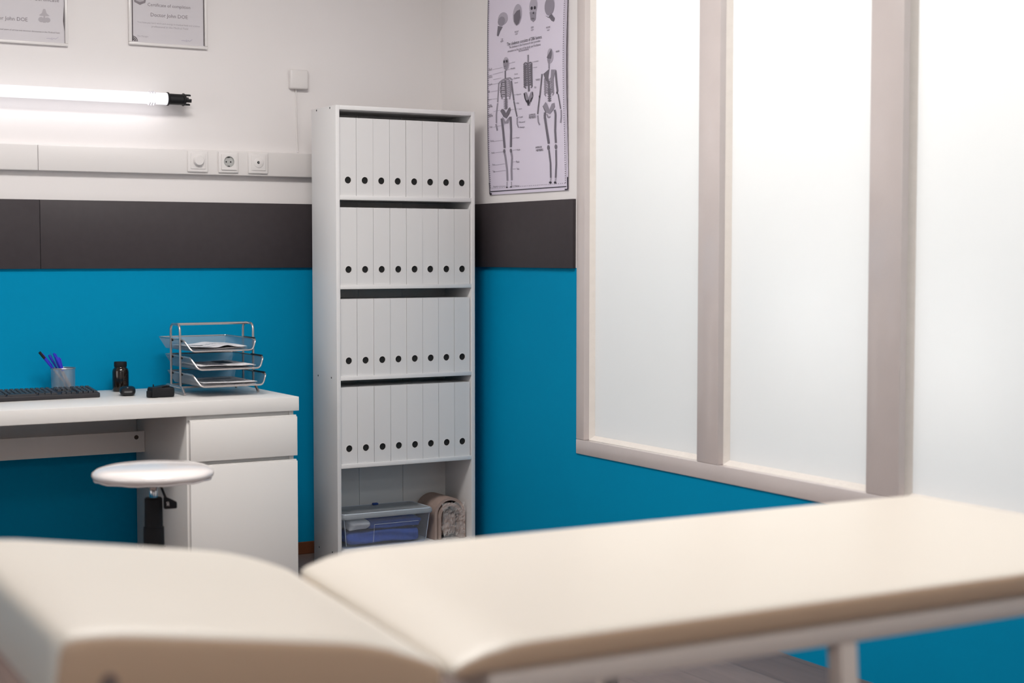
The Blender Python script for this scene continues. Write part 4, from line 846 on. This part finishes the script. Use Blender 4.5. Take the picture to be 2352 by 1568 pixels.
def poster():
    s0, s1, zb, zt = .356, .972, 1.514, 2.42
    t = thing('skeleton_poster', 'lilac poster of skeletons and skulls hanging between bookcase and window', 'poster', (XR, -(s0+s1)/2, zb))
    def off(s, z):
        k = (z-zb)/(zt-zb); u = (s-s0)/(s1-s0)
        return .0045 + .013*math.sin(PI*min(1, k*1.05)*.9)*(1-.15*u) + .0015*math.sin(9*k+3*u)
    oy = -(s0+s1)/2
    P = lambda s, z, e=0: (-off(s, z)-e, -s-oy, z-zb)
    bm = bmesh.new(); nu, nv = 10, 28
    G = [[bm.verts.new(P(s0+(s1-s0)*i/nu, zb+(zt-zb)*j/nv)) for j in range(nv+1)] for i in range(nu+1)]
    for i in range(nu):
        for j in range(nv): bm.faces.new((G[i][j], G[i+1][j], G[i+1][j+1], G[i][j+1]))
    sh = link('sheet', bm, POSTERM, t, 'all')
    E1, E2, E3 = .0011, .0015, .0019
    FIG = ['skull_top_view', 'skull_front_view', 'skull_side_view', 'skull_inside_view', 'skeleton_front_figure', 'torso_figure', 'skeleton_back_figure', 'leader_lines']
    bms = [bmesh.new() for _ in FIG]
    for gi, tone, pts in PF: ngon(bms[gi], [P(s, z, E1 if tone > 2 else (E2 if tone > 0 else E3)) for s, z in pts], tone)
    for gi, w, tone, pts in PL:
        w = w*.72 if w > 3.2 else w
        bm = bms[gi]
        for a, b in zip(pts, pts[1:]):
            n = max(1, int(math.hypot(a[0]-b[0], a[1]-b[1])/.03)); du, dv = (b[0]-a[0])/3.3, (b[1]-a[1])/1.87; l = math.hypot(du, dv) or 1
            ns, nz = -dv/l*w/2*.0033, du/l*w/2*.00187; e = E1+.0001*(4-tone)
            ex, ez = (b[0]-a[0])*.02, (b[1]-a[1])*.02
            for i in range(n):
                p = (a[0]+(b[0]-a[0])*i/n, a[1]+(b[1]-a[1])*i/n); q = (a[0]+(b[0]-a[0])*(i+1)/n, a[1]+(b[1]-a[1])*(i+1)/n)
                ngon(bm, [P(p[0]+ns, p[1]+nz, e), P(q[0]+ns, q[1]+nz, e), P(q[0]-ns, q[1]-nz, e), P(p[0]-ns, p[1]-nz, e)], tone)
    for n_, b_ in zip(FIG, bms): link(n_, b_, PK, t)
    for s, a, z, wd, tone in PT:
        bm = bmesh.new(); text_bm(bm, s, lambda u, v: P(a+u, z+v, E2), width=wd, mi=tone); link('printed_text', bm, PK, t)
    bm = bmesh.new()
    def st(sa, za, sb, zb_, w=.0016, tone=0):
        n = max(1, int(max(abs(sa-sb), abs(za-zb_))/.03))
        for i in range(n):
            p = (sa+(sb-sa)*i/n, za+(zb_-za)*i/n); q = (sa+(sb-sa)*(i+1)/n, za+(zb_-za)*(i+1)/n)
            dx, dz = (w, 0) if abs(sa-sb) < 1e-6 else (0, w*.6)
            ngon(bm, [P(p[0]-dx, p[1]-dz, E2), P(q[0]-dx, q[1]-dz, E2), P(q[0]+dx, q[1]+dz, E2), P(p[0]+dx, p[1]+dz, E2)], tone)
    st(s0+.004, zb+.012, s0+.004, zt, .0022, 1); st(s0+.01, zb+.014, s1-.012, zb+.014, .0028, 0); st(s1-.007, zb+.012, s1-.007, zt, .0008, 2)
    st(s0+.004, zb+.003, s0+.004, zb+.05, .004, 0); st(s1-.003, zb+.003, s1-.003, zb+.05, .0035, 0); st(s1-.024, zb+.003, s1-.003, zb+.003, .004, 0); st(s0+.004, zb+.004, s0+.02, zb+.004, .007, 0)
    z = zb+.028
    while z < zt-.02:
        for s in (s0+.0115, s1-.018): ngon(bm, [P(s-.003, z, E2), P(s+.003, z, E2), P(s+.003, z+.0035, E2), P(s-.003, z+.0035, E2)], 1)
        z += .0085
    s = s0+.025
    while s < s1-.025:
        ngon(bm, [P(s, zb+.0255, E2), P(s+.0042, zb+.0255, E2), P(s+.0042, zb+.0285, E2), P(s, zb+.0285, E2)], 2); s += .0145
    link('printed_border', bm, PK, t)
poster()

# ------------------------------------------------------------------ stool
def stool():
    c = (-1.735, -1.360); zs = .575
    t = thing('swivel_stool', 'round white padded swivel stool on a black gas column, in front of the desk', 'stool', (c[0], c[1], 0))
    r = .187
    prof = [(0, .044)]+[(r*.3, .0435), (r*.6, .041), (r*.8, .036), (r*.92, .029), (r*.985, .020), (r, .011), (r*.985, .004), (r*.95, -.001), (r*.90, -.003), (0, -.003)]
    bm = bmesh.new(); lathe(bm, prof, 64, (0, 0, zs+.003)); link('seat', bm, SEATW, t, 'all')
    bm = bmesh.new(); n = 44      # puckered hem under the rim
    P = [((r*.955+.0012*math.sin(k*2.1))*math.cos(2*PI*k/n), (r*.955+.0012*math.sin(k*2.1))*math.sin(2*PI*k/n), zs+.0005+.0012*math.sin(k*1.7)) for k in range(n)]
    tube(bm, P, .0028, 6, closed=True); link('hem', bm, SEATW, t, True)
    bm = bmesh.new(); lathe(bm, [(0, 0), (.028, 0), (.030, -.012), (.021, -.02), (0, -.02)], 6, (0, 0, zs)); box(bm, -.05, .05, -.02, .02, zs-.006, zs-.0005, bev=.002); link('seat_plate', bm, BLACK, t, True)
    bm = bmesh.new(); lathe(bm, [(0, .552), (.0135, .552), (.0135, .543), (.0125, .541), (.0135, .539), (.0135, .51), (0, .51)], 24); link('gas_piston', bm, CHROME, t, True)
    bm = bmesh.new(); lathe(bm, [(0, .516), (.024, .516), (.0275, .512), (.0285, .425), (.0315, .424), (.0325, .360), (.0350, .358), (.0350, .17), (0, .17)], 32); cv = link('column_cover', bm, BLACKM, t, True)
    bm = bmesh.new(); lathe(bm, [(.0352, .362), (.0365, .360), (.0365, .338), (.0352, .336)], 32); link('collar', bm, MAROON, cv, True)
    bm = bmesh.new(); a = R(-30); D = Vector((math.cos(a), math.sin(a), 0))
    pts = [Vector((0, 0, zs-.012))+D*.018, Vector((0, 0, zs-.03))+D*.026, Vector((0, 0, zs-.066))+D*.040]
    tube(bm, pts, .0042, 8); lv = link('height_lever', bm, BLACK, t, True)
    bm = bmesh.new(); rbox(bm, .021, .006, .016, .0058, 6, 3, lambda p: (p.x, p.y, p.z*(1.0 - .35*(p.x/.021)) - .2*p.x), k=3)
    pd = link('paddle', bm, BLACK, lv, True, loc=tuple(Vector((0, 0, zs-.079))+D*.052)); pd.rotation_euler = (0, 0, a)
    bm = bmesh.new()
    for (x0, z0, x1, z1) in ((-.010, .004, -.002, -.006), (-.010, -.001, -.001, .000), (-.003, .005, -.009, -.006), (-.011, .005, -.003, .006)):
        d = Vector((x1-x0, 0, z1-z0)); nn = Vector((-d.z, 0, d.x)).normalized()*.0008
        ngon(bm, [Vector((x0, -.0063, z0))+nn, Vector((x1, -.0063, z1))+nn, Vector((x1, -.0063, z1))-nn, Vector((x0, -.0063, z0))-nn])
    mk = link('white_mark', bm, PLAST, lv, False, loc=pd.location); mk.rotation_euler = (0, 0, a)
    for k in range(5):
        a = 2*PI*k/5+.3; ca, sa = math.cos(a), math.sin(a)
        bm = bmesh.new(); tube(bm, fillet([(.02*ca, .02*sa, .155), (.12*ca, .12*sa, .125), (.27*ca, .27*sa, .075)], .05), [.018]*7+[.013] if False else .015, 10); lg = link('base_leg', bm, BLACK, t, True)
        bm = bmesh.new(); Mx = Matrix.Rotation(a, 3, 'Z') @ Matrix(((1, 0, 0), (0, 0, -1), (0, 1, 0)))
        for s in (-1, 1): lathe(bm, [(0, s*.006), (.027, s*.006), (.029, s*.012), (.026, s*.022), (0, s*.022)], 20, (.275*ca, .275*sa, .0295), Mx)
        tube(bm, [(.27*ca, .27*sa, .078), (.272*ca, .272*sa, .03)], .006, 8); link('caster', bm, BLACK, lg, True)
stool()

# ------------------------------------------------------------------ things on the desk
ZT = .7327
def keyboard():
    t = thing('keyboard', 'black computer keyboard lying at the front left of the desk', 'keyboard', (-1.800, -.178, ZT), R(1.6))
    W, D = .43, .135
    bm = bmesh.new(); box(bm, -W/2, W/2, -D/2, D/2, 0, .018, bev=.0035)
    for v in bm.verts: v.co.z += max(0, (v.co.y+D/2)/D)*.014 if v.co.z > .009 else 0
    cs = link('case', bm, KEYB, t, True)
    bm = bmesh.new(); bl = bmesh.new(); rnd = random.Random(2)
    p = .0188; xs0 = -W/2+.009; rows = [(-.054, 15), (-.035, 15), (-.016, 15), (.003, 15), (.022, 15), (.046, 15)]
    def key(b, x, y, w=.0155, d=.0145, h=.007):
        zz = .018+(y+D/2)/D*.014
        v0 = [(x-w/2, y-d/2, zz-.002), (x+w/2, y-d/2, zz-.002), (x+w/2, y+d/2, zz), (x-w/2, y+d/2, zz)]; s = .0016
        v1 = [(x-w/2+s, y-d/2+s, zz+h-.001), (x+w/2-s, y-d/2+s, zz+h-.001), (x+w/2-s, y+d/2-s, zz+h), (x-w/2+s, y+d/2-s, zz+h)]
        a = [b.verts.new(q) for q in v0]; c = [b.verts.new(q) for q in v1]
        b.faces.new(c); [b.faces.new((a[k], a[(k+1) % 4], c[(k+1) % 4], c[k])) for k in range(4)]
        if w < .03: ngon(bl, [(x-.0035, y+.0005, zz+h+.0004), (x-.0005, y+.0005, zz+h+.0004), (x-.0005, y+.0035, zz+h+.0006), (x-.0035, y+.0035, zz+h+.0006)])
    nk = 0
    for ri, (y, n) in enumerate(rows):
        x = xs0+p/2; cols = 14
        if ri == 0:
            for xx, ww in ((0, .022), (.025, .022), (.05, .022), (.12, .105), (.193, .022), (.216, .022), (.239, .022)):
                key(bm, xs0+.012+xx, y, ww)
        else:
            for k in range(cols): key(bm, x+k*p, y)
        for k in range(3):
            if ri in (0, 4, 3, 5) or (ri == 1 and k == 1): key(bm, xs0+.286+k*p, y)
        for k in range(4): key(bm, xs0+.349+k*p, y)
    k = link('keys', bm, KEYC, t); k['kind'] = 'stuff'
    link('key_legends', bl, GREYPR, t)
keyboard()

def mouse():
    t = thing('mouse', 'small rounded black computer mouse between the dark jar and the black pouch', 'mouse', (-1.468, -.200, ZT), R(-15))
    def w(p): return (p.x*(1-.12*(p.y/.05)**2), p.y, p.z*(1-.35*(p.y/.05)**2)*(1-.10*(p.x/.03)**2)+.0)
    bm = bmesh.new(); rbox(bm, .030, .047, .0175, .0165, 8, 10, lambda p: (p.x*(1-.15*(p.y/.047)**2), p.y, (p.z+.0175)*(1-.42*abs(p.y/.047)**2.2)), k=5)
    link('shell', bm, BLACK, t, 'all')
    bm = bmesh.new(); Mx = Matrix(((0, 0, 1), (0, 1, 0), (-1, 0, 0))); lathe(bm, [(0, -.003), (.007, -.003), (.007, .003), (0, .003)], 16, (0, -.022, .0275), Mx); link('scroll_wheel', bm, KEYC, t, True)
mouse()

def pouch():
    t = thing('pouch', 'small black fabric pouch lying in front of the wire tray rack', 'pouch', (-1.383, -.330, ZT), R(4))
    ph = [1.1, 2.3, .6]
    def w(p):
        return (p.x+.003*math.sin(40*p.z+ph[0]) + .18*p.y*.4, p.y+.003*math.sin(70*p.x+ph[1]), (p.z+.018)*(1+.10*math.sin(45*p.x+ph[2])) * (1.05 if p.x < 0 else .95))
    bm = bmesh.new(); rbox(bm, .044, .036, .018, .007, 14, 10, w, k=3); link('body', bm, BLACKM, t, 'all')
    bm = bmesh.new(); rbox(bm, .036, .020, .0025, .0024, 10, 6, lambda p: (p.x-.004, p.y, p.z+.0385+.003*math.sin(60*p.x)), k=2); link('flap', bm, BLACK, t, 'all')
    bm = bmesh.new(); box(bm, -.056, -.040, -.026, -.004, .002, .026, bev=.003); box(bm, .043, .053, -.015, .02, .004, .028, bev=.004); link('side_tab', bm, BLACKM, t, True)
    bm = bmesh.new(); tube(bm, [(-.020, .012, .034), (-.021, .013, .047)], .0026, 8); link('pull_tab', bm, BLACK, t, True)
pouch()

def jar():
    t = thing('pill_jar', 'dark glass pill jar with black lid on the desk by the blue wall', 'jar', (-1.440, -.015, ZT))
    bm = bmesh.new(); lathe(bm, [(0, 0), (.027, 0), (.031, .004), (.0315, .010), (.0315, .078), (.029, .087), (.024, .093), (.0225, .096), (.0225, .106), (0, .106)], 40); link('glass_body', bm, JARM, t, True)
    bm = bmesh.new(); lathe(bm, [(.0235, .096), (.0245, .098), (.0245, .113), (.0235, .116), (0, .1165)], 40); link('lid', bm, BLACKM, t, True)
jar()

def pen_cup():
    c = (-1.662, -.010)
    t = thing('pen_cup', 'grey wire mesh pen cup standing behind the keyboard', 'pen cup', (c[0], c[1], ZT))
    bm = bmesh.new(); lathe(bm, [(.044, .002), (.0455, .098)], 40); link('mesh_wall', bm, MESHC, t, True)
    bm = bmesh.new(); lathe(bm, [(0, 0), (.045, 0), (.0455, .003), (0, .003)], 40); link('base', bm, WIRE, t, True)
    bm = bmesh.new(); tube(bm, [(.0458*math.cos(2*PI*k/40), .0458*math.sin(2*PI*k/40), .0985) for k in range(40)], .0022, 8, closed=True); link('rim', bm, WIRE, t, True)
    # pens leaning to the left
    specs = [((.032, -.008), (-.088, -.008, .160), 'black', 'pen with a black tip, leaning furthest left in the mesh cup'),
             ((.036, .004), (-.052, .004, .150), 'blue', 'blue capped pen second from the left in the mesh cup'),
             ((.030, .017), (-.030, .017, .156), 'blue', 'blue capped pen standing tallest in the middle of the mesh cup'),
             ((.034, -.021), (-.034, -.021, .146), 'blue', 'blue capped pen nearest the front of the mesh cup'),
             ((.020, .030), (-.008, .030, .138), 'blue', 'blue capped pen furthest right in the mesh cup'),
             ((.018, -.032), (-.058, -.032, .165), 'teal', 'thin teal pen with a fine pointed end in the mesh cup')]
    for (bx_, by), (tx_, ty, tz), kind, lab in specs:
        a = Vector((bx_, by, .006)); b = Vector((tx_, ty, tz)); d = (b-a).normalized()
        pt = thing('pen', lab, 'pen', (c[0]+a.x, c[1]+a.y, ZT+a.z), group='pens in the mesh cup')
        L = (b-a).length; pt.rotation_mode = 'QUATERNION'; pt.rotation_quaternion = d.to_track_quat('Z', 'Y')
        if kind == 'teal':
            bm = bmesh.new(); lathe(bm, [(0, 0), (.0022, 0), (.0022, L*.9), (.0004, L), (0, L)], 10); link('barrel', bm, mat('teal_pen', (.0, .16, .34), .35), pt, True); continue
        bm = bmesh.new(); lathe(bm, [(0, 0), (.0036, 0), (.0038, .004), (.0038, L*.62), (0, L*.62)], 10); link('barrel', bm, mat('pen_barrel', (.50, .44, .45), .25, .2), pt, True)
        bm = bmesh.new(); lathe(bm, [(0, L*.60), (.0050, L*.60), (.0052, L*.9), (.0040, L), (0, L)], 12); box(bm, -.0016, .0016, .0045, .0075, L*.66, L*.97, bev=.0006)
        cp = link('cap', bm, BLUEP, pt, True)
        if kind == 'black':
            bm = bmesh.new(); lathe(bm, [(0, L*.86), (.0054, L*.86), (.0054, L*1.02), (0, L*1.02)], 12); link('tip', bm, BLACK, pt, True)
pen_cup()

def tray_rack():
    XLt, XRt = -1.282, -1.000
    ox, oy = (XLt+XRt)/2, -.22
    t = thing('letter_tray_rack', 'three-tier silver wire letter tray rack at the right end of the desk', 'letter tray', (ox, oy, ZT))
    q = lambda x, y, z: (x-ox, y-oy, z-ZT)
    yf, yb, ztop, zl = -.285, -.175, 1.000, .762
    for x in (XLt-.006, XRt+.006):
        bm = bmesh.new(); tube(bm, fillet([q(x, yf, zl), q(x, yf, ztop), q(x, yb, ztop), q(x, yb, zl)], .03), .0046, 10); link('side_frame', bm, WIRE, t, True)
        bm = bmesh.new(); tube(bm, fillet([q(x, -.335, ZT+.0045), q(x, -.305, zl), q(x, -.12, zl), q(x, -.09, ZT+.0045)], .028), .0052, 10); link('foot_bar', bm, WIRE, t, True)
    bm = bmesh.new(); tube(bm, [q(XLt-.006, (yf+yb)/2, ztop), q(XRt+.006, (yf+yb)/2, ztop)], .0050, 10); link('top_handle', bm, WIRE, t, True)
    bm = bmesh.new()
    for y in (-.295, -.135): tube(bm, [q(XLt-.006, y, zl), q(XRt+.006, y, zl)], .0038, 8)
    link('lower_bar', bm, WIRE, t, True)
    trays = []
    for i, (y0, zt, zb) in enumerate(((-.335, .942, .899), (-.412, .878, .834), (-.440, .815, .772))):
        y1 = y0+.33; ins = .024; sl = .045
        TL, TR, BL, BR = XLt, XRt, XLt+ins, XRt-ins*.6
        bm = bmesh.new()      # front wire: down the slanted corner, along the front lip, up the other corner
        tube(bm, fillet([q(TL, y0+.10, zt+.001), q(TL, y0+sl*.6, zt), q(BL, y0, zb), q(BR, y0, zb), q(TR, y0+.006, zt-.004), q(TR, y0+.05, zt)], .014), .0033, 8)
        tr = link('wire_tray', bm, WIRE, t, True)
        bm = bmesh.new(); tube(bm, fillet([q(TL, y0+.09, zt), q(TL, y1, zt), q(TR, y1, zt), q(TR, y0+.04, zt)], .012), .0026, 8); link('rim_wire', bm, WIRE, tr, True)
        bm = bmesh.new()
        def V(x, y, z): return bm.verts.new(q(x, y, z))
        b = [V(BL, y0, zb), V(BR, y0, zb), V(BR, y1-.015, zb-.001), V(BL, y1-.015, zb-.001)]
        tt = [V(TL, y0+sl*.6, zt), V(TR, y0+.006, zt-.004), V(TR, y1, zt), V(TL, y1, zt)]
        bm.faces.new(b); bm.faces.new((b[1], tt[1], tt[2], b[2])); bm.faces.new((b[2], tt[2], tt[3], b[3])); bm.faces.new((b[3], tt[3], tt[0], b[0]))
        link('mesh_sheet', bm, MESHT, tr)
        bm = bmesh.new(); box(bm, *(lambda a, b_: (a[0], b_[0], a[1], b_[1], a[2], b_[2]))(q(XRt-.004, y0+.02, zt-.001), q(XRt+.004, y0+.13, zt+.005)), bev=.001)
        for x in (XLt-.003, ):
            for y in (yf, yb): box(bm, *(lambda a, b_: (a[0], b_[0], a[1], b_[1], a[2], b_[2]))(q(x-.003, y-.004, zt-.009), q(x+.006, y+.006, zt+.001)), bev=.001)
        link('hook', bm, BLACK, tr, True)
        trays.append((BL, BR, y0, zb))
    # printed sheets, three in each tray
    names = ['top', 'middle', 'bottom']; pos = ['lowest', 'middle', 'uppermost']
    rnd = random.Random(11)
    for i, (BL, BR, y0, zb) in enumerate(trays):
        for k in range(3):
            w = .215; d = .29; cx = (BL+BR)/2+rnd.uniform(-.006, .006); cy = y0+.010+d/2+rnd.uniform(0, .008); zz = zb+.0025+k*.0042
            rot = R(rnd.uniform(-1.6, 1.6)); ph = rnd.uniform(0, 6); amp = (.0016 if i else .003)*(1+.4*k)*(.55 if i == 2 else 1)
            def hgt(u, v, k=k, i=i, ph=ph, amp=amp):
                h = amp*(1+math.sin(5*u+ph+2.2*v))*.5
                if i == 0 and k == 2: h += .010*math.exp(-((u-.62)/.13)**2)*(1-v*.6)
                if i == 1: h += .006*max(0, u-.75)*4*.5*(k/2)*(1-v)
                return h
            tt = thing('printed_sheet', f'printed newspaper sheet, {pos[k]} of three in the {names[i]} wire tray', 'paper', (cx, cy, zz), rot, group=f'printed sheets in the {names[i]} wire tray')
            bm = bmesh.new(); nu, nv = 16, 12
            def Q(u, v, e=0): return ((u-.5)*w, (v-.5)*d, hgt(u, v)+e)
            G = [[bm.verts.new(Q(a/nu, b/nv)) for b in range(nv+1)] for a in range(nu+1)]
            for a in range(nu):
                for b in range(nv): bm.faces.new((G[a][b], G[a+1][b], G[a+1][b+1], G[a][b+1]))
            link('sheet', bm, PAPER, tt, 'all')
            bm = bmesh.new()
            def patch(u0, u1, v0, v1, mi):
                n = max(1, int((u1-u0)*14)); m_ = max(1, int((v1-v0)*10))
                for a in range(n):
                    for b in range(m_):
                        ua, ub = u0+(u1-u0)*a/n, u0+(u1-u0)*(a+1)/n; va, vb = v0+(v1-v0)*b/m_, v0+(v1-v0)*(b+1)/m_
                        ngon(bm, [Q(ua, va, .0009), Q(ub, va, .0009), Q(ub, vb, .0009), Q(ua, vb, .0009)], mi)
            r2 = random.Random(i*7+k)
            if i == 1: patch(.15, .55, .12, .45, 0); patch(.6, .85, .5, .9, 0); patch(.1, .45, .6, .9, 1)
            elif i == 0: patch(.12, .42, .55, .62, 0); patch(.20, .42, .20, .30, 1)
            else: patch(.10, .50, .25, .50, 1); patch(.2, .8, .62, .66, 0); patch(.55, .9, .30, .34, 0)
            y = .06
            while y < .95:
                x = .08
                while x < .9:
                    l = r2.uniform(.03, .10); patch(x, min(.93, x+l), y, y+.012, 1) if r2.random() < .38 else None; x += l+.02
                y += .055
            link('print', bm, [INK, INKM], tt)
tray_rack()
